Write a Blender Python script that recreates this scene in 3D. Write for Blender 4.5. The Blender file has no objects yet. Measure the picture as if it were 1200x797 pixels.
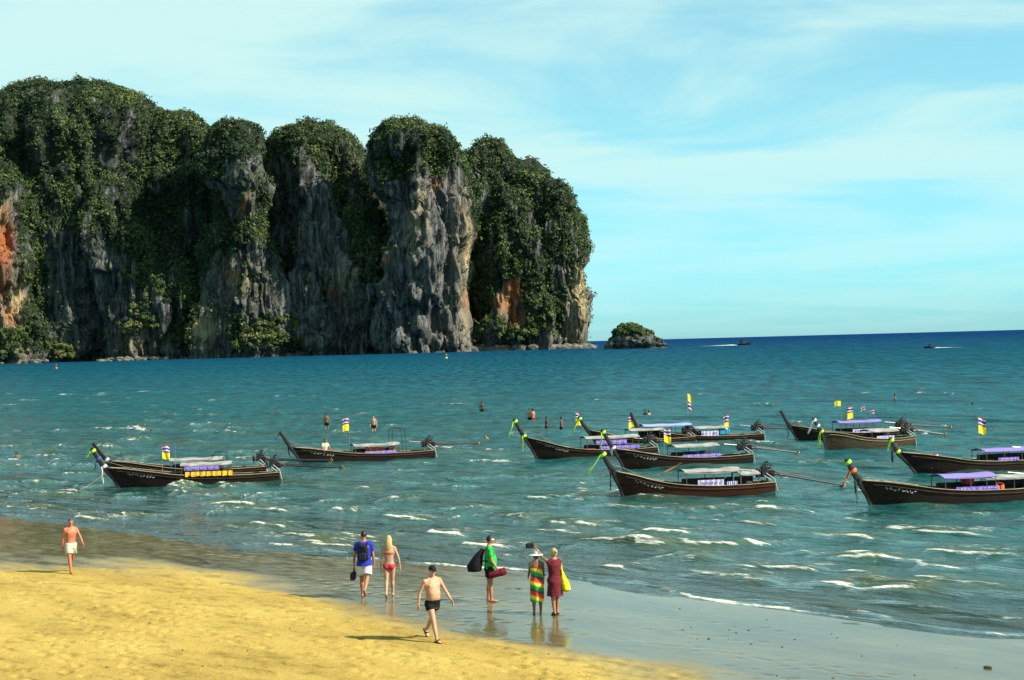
import bpy, bmesh, math, random
import numpy as np
from mathutils import Vector, Matrix

random.seed(7); rng = np.random.default_rng(11)
S = bpy.context.scene
COL = S.collection
R = math.radians

# ------------------------------------------------------------------ camera
F, CH, RES = 1800.0, 7.0, (1200.0, 797.0)
ROLL, PITCH = math.atan(0.0265), 0.00194
_f = Vector((0, math.cos(PITCH), math.sin(PITCH)))
_r0 = Vector((1, 0, 0)); _u0 = Vector((0, -math.sin(PITCH), math.cos(PITCH)))
_r = math.cos(ROLL) * _r0 - math.sin(ROLL) * _u0
_u = math.sin(ROLL) * _r0 + math.cos(ROLL) * _u0
cam_d = bpy.data.cameras.new('camera'); cam = bpy.data.objects.new('camera', cam_d); COL.objects.link(cam)
cam_d.sensor_width = 36; cam_d.lens = 36 * F / RES[0]; cam_d.clip_start = 0.5; cam_d.clip_end = 90000
cam.matrix_world = Matrix(((_r.x, _u.x, -_f.x, 0), (_r.y, _u.y, -_f.y, 0), (_r.z, _u.z, -_f.z, CH), (0, 0, 0, 1)))
S.camera = cam

# ------------------------------------------------------------------ sky, sun, exposure
SUN_EL, SUN_AZ = R(38), R(108)          # azimuth clockwise from +Y
W = bpy.data.worlds.new('World'); S.world = W; W.use_nodes = True
wn = W.node_tree.nodes; wl = W.node_tree.links
for n in list(wn): wn.remove(n)
def wnode(t, **k):
    n = wn.new(t)
    for a, b in k.items(): setattr(n, a, b)
    return n
sky = wnode('ShaderNodeTexSky', sky_type='NISHITA', sun_disc=False)
sky.sun_elevation = SUN_EL; sky.sun_rotation = SUN_AZ
sky.altitude = 0; sky.air_density = 1.0; sky.dust_density = 0.5; sky.ozone_density = 1.5
tint = wnode('ShaderNodeMix', data_type='RGBA', blend_type='MULTIPLY'); tint.inputs[0].default_value = 1
wl.new(sky.outputs[0], tint.inputs[6])
tc = wnode('ShaderNodeTexCoord'); sep = wnode('ShaderNodeSeparateXYZ'); wl.new(tc.outputs['Generated'], sep.inputs[0])
hz = wnode('ShaderNodeMapRange'); hz.inputs[2].default_value = 0.14; wl.new(sep.outputs[2], hz.inputs[0])
htint = wnode('ShaderNodeMix', data_type='RGBA'); htint.inputs[6].default_value = (.44, 1.10, 1.62, 1); htint.inputs[7].default_value = (.56, 1.25, 1.24, 1)
wl.new(hz.outputs[0], htint.inputs[0]); wl.new(htint.outputs[2], tint.inputs[7])
def wmath(op, a, b=None):
    n = wnode('ShaderNodeMath', operation=op)
    for i, v in enumerate((a, b)):
        if v is None: continue
        if isinstance(v, (int, float)): n.inputs[i].default_value = v
        else: wl.new(v, n.inputs[i])
    return n.outputs[0]
zz = wmath('ADD', wmath('ABSOLUTE', sep.outputs[2]), 0.10)
cx = wmath('DIVIDE', sep.outputs[0], zz); cy = wmath('DIVIDE', sep.outputs[1], zz)
cmb = wnode('ShaderNodeCombineXYZ'); wl.new(cx, cmb.inputs[0]); wl.new(cy, cmb.inputs[1])
mp = wnode('ShaderNodeMapping'); mp.inputs['Scale'].default_value = (0.62, 0.9, 1); mp.inputs['Rotation'].default_value = (0, 0, R(-16)); mp.inputs['Location'].default_value = (3.1, 1.72, 0)
wl.new(cmb.outputs[0], mp.inputs[0])
cn = wnode('ShaderNodeTexNoise'); cn.inputs['Scale'].default_value = 1.0; cn.inputs['Detail'].default_value = 7; cn.inputs['Roughness'].default_value = 0.58; cn.inputs['Distortion'].default_value = 0.5
wl.new(mp.outputs[0], cn.inputs['Vector'])
cr = wnode('ShaderNodeValToRGB'); cr.color_ramp.interpolation = 'EASE'
cr.color_ramp.elements[0].position = 0.38; cr.color_ramp.elements[0].color = (.24, .24, .24, 1)
cr.color_ramp.elements[1].position = 0.60; cr.color_ramp.elements[1].color = (0.9, 0.9, 0.9, 1)
wl.new(cn.outputs[0], cr.inputs[0])
fade = wnode('ShaderNodeMapRange'); fade.inputs[1].default_value = 0.0; fade.inputs[2].default_value = 0.13; fade.inputs[3].default_value = 0.25; fade.inputs[4].default_value = 1.0
wl.new(sep.outputs[2], fade.inputs[0])
cm = wmath('MULTIPLY', cr.outputs[0], fade.outputs[0])
cmix = wnode('ShaderNodeMix', data_type='RGBA'); wl.new(cm, cmix.inputs[0]); wl.new(tint.outputs[2], cmix.inputs[6]); cmix.inputs[7].default_value = (4.7, 6.8, 6.45, 1)
bg = wnode('ShaderNodeBackground'); bg.inputs[1].default_value = 0.065
wo = wnode('ShaderNodeOutputWorld'); wl.new(cmix.outputs[2], bg.inputs[0]); wl.new(bg.outputs[0], wo.inputs[0])

sd = bpy.data.lights.new('sun', 'SUN'); sd.energy = 5.0; sd.angle = R(0.5); sd.color = (1.0, 0.93, 0.80)
sun = bpy.data.objects.new('sun', sd); COL.objects.link(sun)
to_sun = Vector((math.cos(SUN_EL) * math.sin(SUN_AZ), math.cos(SUN_EL) * math.cos(SUN_AZ), math.sin(SUN_EL)))
sun.rotation_euler = to_sun.to_track_quat('Z', 'Y').to_euler(); sun.location = (60, 0, 80)
S.view_settings.view_transform = 'Standard'; S.view_settings.look = 'None'; S.view_settings.exposure = 1.12; S.view_settings.gamma = 1

# ------------------------------------------------------------------ geometry of the place
def ray(px, py): return (_f * F + _r * (px - RES[0] / 2) - _u * (py - RES[1] / 2))
def ground(px, py, z=0.0):
    d = ray(px, py); t = (z - CH) / d.z
    return Vector((0, 0, CH)) + d * t
def at_depth(px, py, D):
    d = ray(px, py); return Vector((0, 0, CH)) + d * (D / d.y)
def yh(px): return 402.0 - 0.0265 * (px - 600)

SHORE_PX = [(0, 606), (100, 618), (200, 631), (300, 643), (400, 653), (500, 660), (600, 667), (700, 681), (800, 697), (900, 714), (1000, 728), (1100, 740), (1200, 749)]
DRY_PX = [(0, 650), (100, 660), (200, 666), (300, 676), (400, 700), (480, 720), (560, 736), (700, 762), (830, 784), (980, 812)]
def chain(pts, ext=4000):
    g = [ground(*p) for p in pts]; g = np.array([[p.x, p.y] for p in g])
    a = g[0] - g[2]; b = g[-1] - g[-3]
    return np.vstack([g[0] + a / np.linalg.norm(a) * ext, g, g[-1] + b / np.linalg.norm(b) * ext])
SHORE, DRY = chain(SHORE_PX), chain(DRY_PX)
def sdist(P, line):
    """signed distance, positive on the seaward (right/far) side"""
    P = np.asarray(P, float).reshape(-1, 2); best = np.full(len(P), 1e9); sg = np.ones(len(P))
    for a, b in zip(line[:-1], line[1:]):
        ab = b - a; t = np.clip(((P - a) @ ab) / (ab @ ab), 0, 1)
        q = P - (a + t[:, None] * ab); d = np.hypot(q[:, 0], q[:, 1])
        c = ab[0] * (P[:, 1] - a[1]) - ab[1] * (P[:, 0] - a[0])
        m = d < best; best[m] = d[m]; sg[m] = np.where(c[m] > 0, 1, -1)
    return best * sg
def sand_z_d(d):      # d positive seaward
    return np.where(d < 0, -d * 0.012, -np.minimum(d * 0.04, 3.0))
def sand_pt(px, py):
    z = 0.0
    for _ in range(6):
        p = ground(px, py, z); z = float(sand_z_d(sdist([[p.x, p.y]], SHORE))[0])
    p.z = z
    return p

# ------------------------------------------------------------------ noise
def _h(x, y, z):
    h = (x.astype(np.int64) * 374761393 + y.astype(np.int64) * 668265263 + z.astype(np.int64) * 2147483629 + 1013904223) & 0xffffffff
    h = ((h ^ (h >> 13)) * 1274126177) & 0xffffffff
    h = ((h ^ (h >> 16)) * 2246822519) & 0xffffffff
    return ((h ^ (h >> 15)) & 0xffffff) / float(0xffffff) * 2 - 1
def noise3(x, y, z):
    x, y, z = np.broadcast_arrays(np.asarray(x, float), y, z)
    xi, yi, zi = np.floor(x), np.floor(y), np.floor(z); fx, fy, fz = x - xi, y - yi, z - zi
    q = lambda t: t * t * t * (t * (t * 6 - 15) + 10)
    u, v, w = q(fx), q(fy), q(fz); l = lambda a, b, t: a + (b - a) * t
    g = lambda i, j, k: _h(xi + i, yi + j, zi + k)
    return l(l(l(g(0,0,0), g(1,0,0), u), l(g(0,1,0), g(1,1,0), u), v), l(l(g(0,0,1), g(1,0,1), u), l(g(0,1,1), g(1,1,1), u), v), w)
def fbm(x, y, z, o=4):
    s = 0; a = 0.5
    for i in range(o):
        s = s + a * noise3(x + 17 * i, y - 9 * i, z + 5 * i); x = x * 2.03; y = y * 2.03; z = z * 2.03; a *= 0.5
    return s
def sstep(a, b, x):
    t = np.clip((x - a) / (b - a), 0, 1); return t * t * (3 - 2 * t)

# ------------------------------------------------------------------ mesh helpers
def link(o, parent=None):
    COL.objects.link(o)
    if parent is not None: o.parent = parent
    return o
def tag(o, label=None, cat=None, group=None, kind=None):
    if label: o['label'] = label
    if cat: o['category'] = cat
    if group: o['group'] = group
    if kind: o['kind'] = kind
    return o
def empty(name, loc=(0, 0, 0), rz=0.0):
    o = bpy.data.objects.new(name, None); o.empty_display_size = 0.2; o.location = loc; o.rotation_euler = (0, 0, rz)
    return link(o)
def mesh_np(name, V, Fc, mat=None, parent=None, smooth=True, attrs=None):
    V = np.ascontiguousarray(V, np.float32); Fc = np.ascontiguousarray(Fc, np.int32)
    me = bpy.data.meshes.new(name); n, k = Fc.shape
    me.vertices.add(len(V)); me.vertices.foreach_set('co', V.ravel())
    me.loops.add(n * k); me.loops.foreach_set('vertex_index', Fc.ravel())
    me.polygons.add(n); me.polygons.foreach_set('loop_start', np.arange(0, n * k, k, dtype=np.int32))
    try: me.polygons.foreach_set('loop_total', np.full(n, k, np.int32))
    except Exception: pass
    if smooth: me.polygons.foreach_set('use_smooth', np.ones(n, bool))
    for a, v in (attrs or {}).items():
        at = me.attributes.new(a, 'FLOAT', 'POINT'); at.data.foreach_set('value', np.ascontiguousarray(v, np.float32))
    me.update(calc_edges=True); me.validate()
    if mat: me.materials.append(mat)
    return link(bpy.data.objects.new(name, me), parent)
def grid_faces(nr, nc, wrap=False):
    i = np.arange(nr - 1)[:, None]; j = np.arange(nc if wrap else nc - 1)[None, :]; j2 = (j + 1) % nc
    return np.stack([i * nc + j, i * nc + j2, (i + 1) * nc + j2, (i + 1) * nc + j], -1).reshape(-1, 4)

class MB:
    """collects simple shapes into one mesh"""
    def __init__(s): s.v = []; s.f = []; s.m = []
    def add(s, vs, fs, m=0):
        o = len(s.v); s.v += [tuple(v) for v in vs]; s.f += [tuple(i + o for i in f) for f in fs]; s.m += [m] * len(fs); return s
    def box(s, c, d, rot=None, m=0, bev=0.0):
        x, y, z = (k / 2 for k in d); b = min(bev, x * .9, y * .9, z * .9)
        if b <= 0:
            vs = [Vector((sx * x, sy * y, sz * z)) for sx in (-1, 1) for sy in (-1, 1) for sz in (-1, 1)]
            fs = [(0, 1, 3, 2), (4, 6, 7, 5), (0, 4, 5, 1), (2, 3, 7, 6), (0, 2, 6, 4), (1, 5, 7, 3)]
        else:
            bm = bmesh.new(); bmesh.ops.create_cube(bm, size=1)
            for v in bm.verts: v.co = Vector((v.co.x * 2 * x, v.co.y * 2 * y, v.co.z * 2 * z))
            bmesh.ops.bevel(bm, geom=list(bm.edges), offset=b, segments=1, affect='EDGES')
            vs = [v.co.copy() for v in bm.verts]; bm.verts.index_update(); fs = [[v.index for v in f.verts] for f in bm.faces]; bm.free()
        if rot is not None: vs = [rot @ v for v in vs]
        c = Vector(c); return s.add([v + c for v in vs], fs, m)
    def tube(s, pts, rad, n=8, m=0, cap=True, flat=1.0, up=None):
        """swept tube; rad: number or list; entries may be (side, up) pairs; flat scales the second axis"""
        P = [Vector(p) for p in pts]; k = len(P); rr = rad if isinstance(rad, (list, tuple)) else [rad] * k
        vs = []; prev = Vector(up) if up is not None else None
        for i in range(k):
            t = (P[min(i + 1, k - 1)] - P[max(i - 1, 0)])
            t = t.normalized() if t.length > 1e-9 else Vector((0, 0, 1))
            if prev is None: prev = Vector((0, 0, 1)) if abs(t.z) < 0.9 else Vector((0, 1, 0))
            b = t.cross(prev)
            if b.length < 1e-5: b = t.cross(Vector((1, 0.3, 0.1)))
            b.normalize(); a = b.cross(t).normalized(); prev = a
            r = rr[i]; ra, rb = (r if isinstance(r, (list, tuple)) else (r, r * flat))
            for j in range(n):
                w = 2 * math.pi * j / n; vs.append(P[i] + b * (ra * math.cos(w)) + a * (rb * math.sin(w)))
        fs = [(i * n + j, i * n + (j + 1) % n, (i + 1) * n + (j + 1) % n, (i + 1) * n + j) for i in range(k - 1) for j in range(n)]
        if cap: fs += [tuple(range(n - 1, -1, -1)), tuple((k - 1) * n + j for j in range(n))]
        return s.add(vs, fs, m)
    def stack(s, secs, n=20, m=0, pw=2.0, cap=True):
        """horizontal elliptical sections (z, cx, cy, rx, ry)"""
        vs = []
        for (z, cx_, cy_, rx, ry) in secs:
            for j in range(n):
                w = 2 * math.pi * j / n; c, d = math.cos(w), math.sin(w)
                vs.append((cx_ + rx * math.copysign(abs(c) ** (2 / pw), c), cy_ + ry * math.copysign(abs(d) ** (2 / pw), d), z))
        k = len(secs); fs = [(i * n + j, i * n + (j + 1) % n, (i + 1) * n + (j + 1) % n, (i + 1) * n + j) for i in range(k - 1) for j in range(n)]
        if cap: fs += [tuple(range(n - 1, -1, -1)), tuple((k - 1) * n + j for j in range(n))]
        return s.add(vs, fs, m)
    def ball(s, c, r, sub=2, m=0, fn=None):
        bm = bmesh.new(); bmesh.ops.create_icosphere(bm, subdivisions=sub, radius=1)
        r = r if isinstance(r, (tuple, list)) else (r, r, r); c = Vector(c); vs = []
        for v in bm.verts:
            p = v.co.copy()
            if fn: p = fn(p)
            vs.append(Vector((p.x * r[0], p.y * r[1], p.z * r[2])) + c)
        bm.verts.index_update(); fs = [[v.index for v in f.verts] for f in bm.faces]; bm.free(); return s.add(vs, fs, m)
    def xform(s, M): s.v = [tuple(M @ Vector(v)) for v in s.v]; return s
    def build(s, name, mats, parent=None, smooth=True, auto=True):
        me = bpy.data.meshes.new(name); me.from_pydata(s.v, [], s.f)
        for mt in (mats if isinstance(mats, (list, tuple)) else [mats]): me.materials.append(mt)
        me.polygons.foreach_set('material_index', np.array(s.m, np.int32))
        bm = bmesh.new(); bm.from_mesh(me); bmesh.ops.recalc_face_normals(bm, faces=bm.faces)
        if smooth:
            for f in bm.faces: f.smooth = True
            for e in bm.edges:
                if len(e.link_faces) == 2 and e.calc_face_angle(0) > 0.7: e.smooth = False
        bm.to_mesh(me); bm.free()
        return link(bpy.data.objects.new(name, me), parent)

# ------------------------------------------------------------------ materials
def new_mat(name):
    m = bpy.data.materials.new(name); m.use_nodes = True; nt = m.node_tree
    return m, nt.nodes, nt.links, nt.nodes['Principled BSDF']
def nd(N, t, ins=None, **k):
    n = N.new(t)
    for a, b in k.items(): setattr(n, a, b)
    for a, b in (ins or {}).items(): n.inputs[a].default_value = b
    return n
def ramp(N, L, src, stops, interp='LINEAR'):
    r = N.new('ShaderNodeValToRGB'); r.color_ramp.interpolation = interp; e = r.color_ramp.elements
    while len(e) > 1: e.remove(e[-1])
    for i, (p, c) in enumerate(stops):
        el = e[0] if i == 0 else e.new(p)
        el.position = p; el.color = (*c, 1) if len(c) == 3 else c
    L.new(src, r.inputs[0]); return r.outputs[0]
def mixc(N, L, fac, a, b, mode='MIX'):
    n = N.new('ShaderNodeMix'); n.data_type = 'RGBA'; n.blend_type = mode
    for i, v in ((0, fac), (6, a), (7, b)):
        if isinstance(v, (int, float)): n.inputs[i].default_value = v
        elif isinstance(v, (tuple, list)): n.inputs[i].default_value = (*v, 1)[:4]
        else: L.new(v, n.inputs[i])
    return n.outputs[2]
def mth(N, L, op, a, b=None, clamp=False):
    n = N.new('ShaderNodeMath'); n.operation = op; n.use_clamp = clamp
    for i, v in enumerate((a, b)):
        if v is None: continue
        if isinstance(v, (int, float)): n.inputs[i].default_value = v
        else: L.new(v, n.inputs[i])
    return n.outputs[0]
def attr(N, name):
    a = N.new('ShaderNodeAttribute'); a.attribute_name = name; return a
def pmat(name, c, c2=None, scale=6.0, rough=0.7, bump=0.0, spec=0.3, stretch=(1, 1, 1), metal=0.0, detail=4, bdist=0.01):
    m, N, L, P = new_mat(name)
    if c2 is None: c2 = tuple(k * 0.72 for k in c)
    t = nd(N, 'ShaderNodeTexCoord'); mp_ = nd(N, 'ShaderNodeMapping', {'Scale': stretch}); L.new(t.outputs['Object'], mp_.inputs[0])
    no = nd(N, 'ShaderNodeTexNoise', {'Scale': scale, 'Detail': detail, 'Roughness': 0.6}); L.new(mp_.outputs[0], no.inputs['Vector'])
    L.new(ramp(N, L, no.outputs[0], [(0.32, c2), (0.62, c)]), P.inputs['Base Color'])
    P.inputs['Roughness'].default_value = rough; P.inputs['Specular IOR Level'].default_value = spec; P.inputs['Metallic'].default_value = metal
    if bump:
        b = nd(N, 'ShaderNodeBump', {'Strength': bump, 'Distance': bdist}); L.new(no.outputs[0], b.inputs['Height']); L.new(b.outputs[0], P.inputs['Normal'])
    return m

# ================================================================== SETTING
TAN = np.array([0.70, -0.714]); TAN /= np.linalg.norm(TAN)       # along the wave crests
NRM = np.array([-0.714, -0.70]); NRM /= np.linalg.norm(NRM)      # towards the beach

def shoremap(N, L, src, along, across):
    q = nd(N, 'ShaderNodeMapping', vector_type='TEXTURE'); q.inputs['Rotation'].default_value = (0, 0, math.atan2(TAN[1], TAN[0]))
    q.inputs['Scale'].default_value = (1 / along, 1 / across, 1 / across); L.new(src, q.inputs[0]); return q.outputs[0]

# ------------------------------------------------------------------ sea
def make_sea():
    inv = np.linspace(1 / 26.0, 1 / 900.0, 1000)
    rows = np.concatenate([1 / inv, np.geomspace(960, 42000, 40)])
    u = np.linspace(-1, 1, 430); cols = 0.40 * u + 0.45 * np.sign(u) * np.maximum(np.abs(u) - 0.86, 0) * 7
    D = np.repeat(rows[:, None], len(cols), 1); X = D * cols[None, :]
    Pn = np.stack([X.ravel(), D.ravel()], 1); d = sdist(Pn, SHORE); Dd = D.ravel(); x, y = Pn[:, 0], Pn[:, 1]
    step = np.gradient(rows); st = np.repeat(step[:, None], len(cols), 1).ravel()
    a = Pn @ NRM; t = Pn @ TAN; z = np.zeros(len(Pn))
    warp = 2.2 * noise3(x / 22, y / 22, 3.0) + 0.9 * noise3(x / 7, y / 7, 8.0)
    for lam, amp, ang, sd_ in ((10.5, .16, 4, 1.), (6.2, .15, -9, 4.), (3.7, .115, 12, 9.), (2.1, .07, -20, 13.)):
        c, s_ = math.cos(R(ang)), math.sin(R(ang)); k = 2 * math.pi / lam
        w = 0.5 + 0.5 * np.sin(k * (a * c + t * s_ + warp))
        env = np.clip(0.45 + 0.9 * noise3(x / (lam * 2.6), y / (lam * 2.6), sd_), 0.05, 1.3)
        z += amp * env * (w ** 2.4) * (1 - sstep(lam / 6, lam / 2.2, st)) * 1.25
    chop = fbm(a / 0.75, t / 2.0, 5.0, 3)
    z += 0.105 * chop * (1 - sstep(.3, 1.1, st))
    big = fbm(a / 9, t / 26, 2.0, 3); z += 0.10 * big * (1 - sstep(3, 9, st))
    calm = sstep(0.3, 34, d); z *= 0.12 + 0.74 * calm; z -= .016
    z *= 1 - 0.75 * sstep(250, 900, Dd)
    # the last wavelets running up the sand
    foam = np.zeros(len(Pn))
    for dist, h, wd, ph in ((0.18, .035, .16, 3.), (0.75, .10, .28, 1.), (2.6, .085, .5, 5.), (5.4, .10, .6, 9.)):
        e = d - dist - (0.5 if dist > .3 else .22) * noise3(t / 3.2, ph, 0.) - (0.22 if dist > .3 else .12) * noise3(t / .9, ph, 2.)
        m = np.clip(.55 + noise3(t / 4.5, ph, 7.), 0, 1.2)
        z += h * m * np.exp(-(np.where(e > 0, e / (wd * 2.2), e / wd)) ** 2) * (dist < 1 or 1)
        foam = np.maximum(foam, (.95 if dist < .3 else .8 if dist < 1 else .45) * np.clip(m, .4, 1) * np.exp(-((e + .08) / (.13 + .05 * dist)) ** 2) * np.clip(.68 + .9 * noise3(t / 1.6, ph, 3.3), 0, 1))
    # breaking crests
    B = [(73,463,22),(110,464,26),(148,468,9),(116,473,9),(112,488,10),(140,505,65),(227,500,20),(275,509,26),(68,525,16),(50,536,22),(66,545,24),(84,557,22),(35,549,12),
         (51,567,14),(73,582,26),(105,570,10),(84,602,16),(206,578,34),(204,571,26),(268,569,38),(238,582,30),(262,593,46),(300,599,60),(283,620,34),(35,597,42),(110,610,34),(179,535,10),
         (331,466,18),(395,481,11),(517,474,42),(423,487,9),(405,508,9),(552,452,7),(572,543,46),(580,531,22),(520,526,36),(322,515,14),(300,618,40),(345,630,50),(385,641,44),(515,626,50),
         (600,608,34),(632,614,40),(665,628,50),(715,636,60),(755,641,34),(690,617,26),(610,656,40),(725,666,30),(740,679,42),(760,597,50),(850,614,56),(985,630,56),(935,669,62),
         (985,651,46),(1130,649,40),(1185,657,34),(1115,685,44),(455,588,22),(575,597,20),(560,560,18),(878,524,42),(906,561,30),(1075,463,20),(1108,464,16),(895,476,18),(1012,463,14),
         (640,586,26),(1095,503,24),(955,545,26),(700,560,20),(745,584,40),(690,575,20),(30,470,20),(5,463,16),(5,549,14),(170,560,14),(5,502,8),(470,556,18),(430,575,20),(880,590,30),(1060,622,40),(800,655,36),(880,640,30),
         (1010,612,30),(1170,620,30),(490,545,14),(620,560,16),(250,470,10),(200,487,10),(460,500,12),(350,560,14),(390,600,24),(700,470,10),(930,500,14),(1150,480,12)]
    for i in range(80): B.append((rng.uniform(-20, 380), 446 + 150 * rng.random() ** .8, 7 + 15 * rng.random() ** 2))
    B += [(690, 700, 40), (820, 640, 60), (1050, 660, 70), (900, 600, 44), (560, 640, 60), (1100, 625, 54), (470, 610, 46), (770, 625, 50), (1020, 690, 60), (860, 675, 50), (430, 632, 40)]
    for i in range(130):
        py = 436 + 175 * rng.random() ** 0.75; B.append((rng.uniform(-60, 1260), py, 4 + 9 * rng.random()))
    for (px, py, ln) in B:
        C = ground(px, py); Dc = C.y; C2 = np.array([C.x, C.y]); Lm = (1.9 if ln > 38 else 1.5 if ln > 20 else 1.25) * ln * Dc / F / 0.72
        if float(sdist([C2], SHORE)[0]) < 1.0: continue
        rad = Lm + 6; m = np.where((np.abs(x - C.x) < rad) & (np.abs(y - C.y) < rad))[0]
        if not len(m): continue
        q = Pn[m] - C2; al = q @ TAN; ac = q @ NRM
        ac = ac + 0.5 * noise3(al / 1.7, px * .37, 1.) + .2 * noise3(al / .5, px * .37, 4.) + 0.10 * (al / max(Lm, 1)) ** 2
        sp = Dc * Dc / 26000.0
        win = np.exp(-(al / (Lm * .52)) ** 4) * np.clip(.85 + .55 * noise3(al / (.16 * Lm + .3), py * .7, 2.), 0.0, 1.1)
        H = min(0.09 + 0.0010 * Dc, 0.22) * (0.75 if ln < 14 else 1.0)
        wb, wf = max(1.3, 1.4 * sp), max(.42, .7 * sp)
        z[m] += H * win * np.exp(-np.where(ac > 0, ac / wf, ac / wb) ** 2)
        foam[m] = np.maximum(foam[m], (.84 if ln > 14 else .66) * win * np.exp(-((ac - .10) / max(.20, .38 * sp)) ** 2))
        # thin trailing foam behind the crest
        foam[m] = np.maximum(foam[m], .42 * win * np.exp(-((ac + 1.2) / 1.3) ** 2))
    V = np.stack([x, y, z], 1)
    shallow = 1 - sstep(0, 60, d); off = sstep(0, 1, np.clip(np.log10(np.maximum(d, 1.0)) / 3.7, 0, 1))
    return mesh_np('sea', V, grid_faces(len(rows), len(cols)), water_mat(), attrs={'foam': foam, 'off': off, 'shallow': shallow, 'crest': np.clip(z * 4.2, 0, 1)})

def water_mat():
    m, N, L, P = new_mat('sea_water')
    off = attr(N, 'off').outputs['Fac']; foam = attr(N, 'foam').outputs['Fac']; crest = attr(N, 'crest').outputs['Fac']
    t = nd(N, 'ShaderNodeTexCoord')
    base = ramp(N, L, off, [(0.0, (.036, .056, .044)), (0.22, (.012, .072, .060)), (0.42, (.003, .066, .070)), (0.58, (.001, .057, .074)), (.80, (.001, .046, .074)), (.92, (.001, .034, .078)), (1.0, (.001, .024, .086))])
    pn = nd(N, 'ShaderNodeTexNoise', {'Scale': 1.0, 'Detail': 5}); L.new(shoremap(N, L, t.outputs['Object'], .007, .022), pn.inputs['Vector'])
    base = mixc(N, L, 1.0, base, ramp(N, L, pn.outputs[0], [(.3, (.78, .84, .9)), (.7, (1.15, 1.1, 1.05))]), 'MULTIPLY')
    # light and dark of choppy wave faces painted into the colour, larger further out
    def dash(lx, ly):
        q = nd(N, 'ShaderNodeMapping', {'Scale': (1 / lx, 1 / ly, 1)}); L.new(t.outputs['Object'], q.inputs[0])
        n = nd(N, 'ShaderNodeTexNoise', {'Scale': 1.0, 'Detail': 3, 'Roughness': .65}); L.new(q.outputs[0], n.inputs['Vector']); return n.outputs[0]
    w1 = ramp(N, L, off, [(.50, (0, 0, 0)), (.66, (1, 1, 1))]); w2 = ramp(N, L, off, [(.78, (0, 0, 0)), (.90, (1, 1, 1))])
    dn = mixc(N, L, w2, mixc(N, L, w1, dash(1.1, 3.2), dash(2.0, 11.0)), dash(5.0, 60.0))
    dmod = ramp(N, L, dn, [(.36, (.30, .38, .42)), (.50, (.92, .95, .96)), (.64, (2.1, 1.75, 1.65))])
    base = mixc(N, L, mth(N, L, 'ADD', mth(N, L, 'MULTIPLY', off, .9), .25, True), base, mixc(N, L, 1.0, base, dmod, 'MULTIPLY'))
    near = mth(N, L, 'SUBTRACT', 1.0, mth(N, L, 'MULTIPLY', off, 1.35, True), True)
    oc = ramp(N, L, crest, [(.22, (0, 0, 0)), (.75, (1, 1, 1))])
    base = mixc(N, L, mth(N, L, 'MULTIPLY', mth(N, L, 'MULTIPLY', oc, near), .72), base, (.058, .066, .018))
    # fine relief: ripples stretched along the crests
    def ripple(sc, st):
        n = nd(N, 'ShaderNodeTexNoise', {'Scale': 1.0, 'Detail': 4, 'Roughness': .62}); L.new(shoremap(N, L, t.outputs['Object'], sc * st, sc), n.inputs['Vector']); return n.outputs[0]
    hgt = mth(N, L, 'ADD', mth(N, L, 'MULTIPLY', ripple(2.6, .4), .16), mth(N, L, 'ADD', mth(N, L, 'MULTIPLY', ripple(.7, .35), .55), mth(N, L, 'ADD', mth(N, L, 'MULTIPLY', ripple(.16, .3), 1.7), mth(N, L, 'MULTIPLY', ripple(.035, .3), 6.0))))
    bp = nd(N, 'ShaderNodeBump', {'Strength': .75, 'Distance': 1.0}); L.new(hgt, bp.inputs['Height']); 
    # foam
    f1 = nd(N, 'ShaderNodeTexNoise', {'Scale': 1.0, 'Detail': 5, 'Roughness': .7}); L.new(shoremap(N, L, t.outputs['Object'], 1.6, 6.0), f1.inputs['Vector'])
    fm = mth(N, L, 'ADD', foam, mth(N, L, 'MULTIPLY', mth(N, L, 'SUBTRACT', f1.outputs[0], .5), 2.2))
    fm = ramp(N, L, fm, [(.46, (0, 0, 0)), (.80, (1, 1, 1))])
    fm = mth(N, L, 'MULTIPLY', fm, mth(N, L, 'MULTIPLY', foam, 6.0, True))
    N.remove(P); df = nd(N, 'ShaderNodeBsdfDiffuse'); gl = nd(N, 'ShaderNodeBsdfGlossy'); fr = nd(N, 'ShaderNodeFresnel', {'IOR': 1.33}); mx = nd(N, 'ShaderNodeMixShader')
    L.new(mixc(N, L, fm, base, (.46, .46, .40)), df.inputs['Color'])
    L.new(mth(N, L, 'ADD', mth(N, L, 'MULTIPLY', off, .2), .07), gl.inputs['Roughness'])
    for k in (df, gl, fr): L.new(bp.outputs[0], k.inputs['Normal'])
    cap = ramp(N, L, off, [(0, (1.35, 1.35, 1.35)), (.25, (1.2, 1.2, 1.2)), (.5, (.50, .50, .50)), (.75, (.13, .13, .13)), (1, (.035, .035, .035))])
    fa = mth(N, L, 'MULTIPLY', mth(N, L, 'MULTIPLY', fr.outputs[0], cap), mth(N, L, 'MULTIPLY', mth(N, L, 'SUBTRACT', 1.0, fm), mth(N, L, 'SUBTRACT', 1.0, mth(N, L, 'MULTIPLY', mth(N, L, 'MULTIPLY', oc, near), .6))), True)
    L.new(fa, mx.inputs[0]); L.new(df.outputs[0], mx.inputs[1]); L.new(gl.outputs[0], mx.inputs[2]); L.new(mx.outputs[0], N['Material Output'].inputs[0])
    return m
sea = tag(make_sea(), 'teal choppy sea with short white breakers', 'sea', kind='structure')

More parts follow.
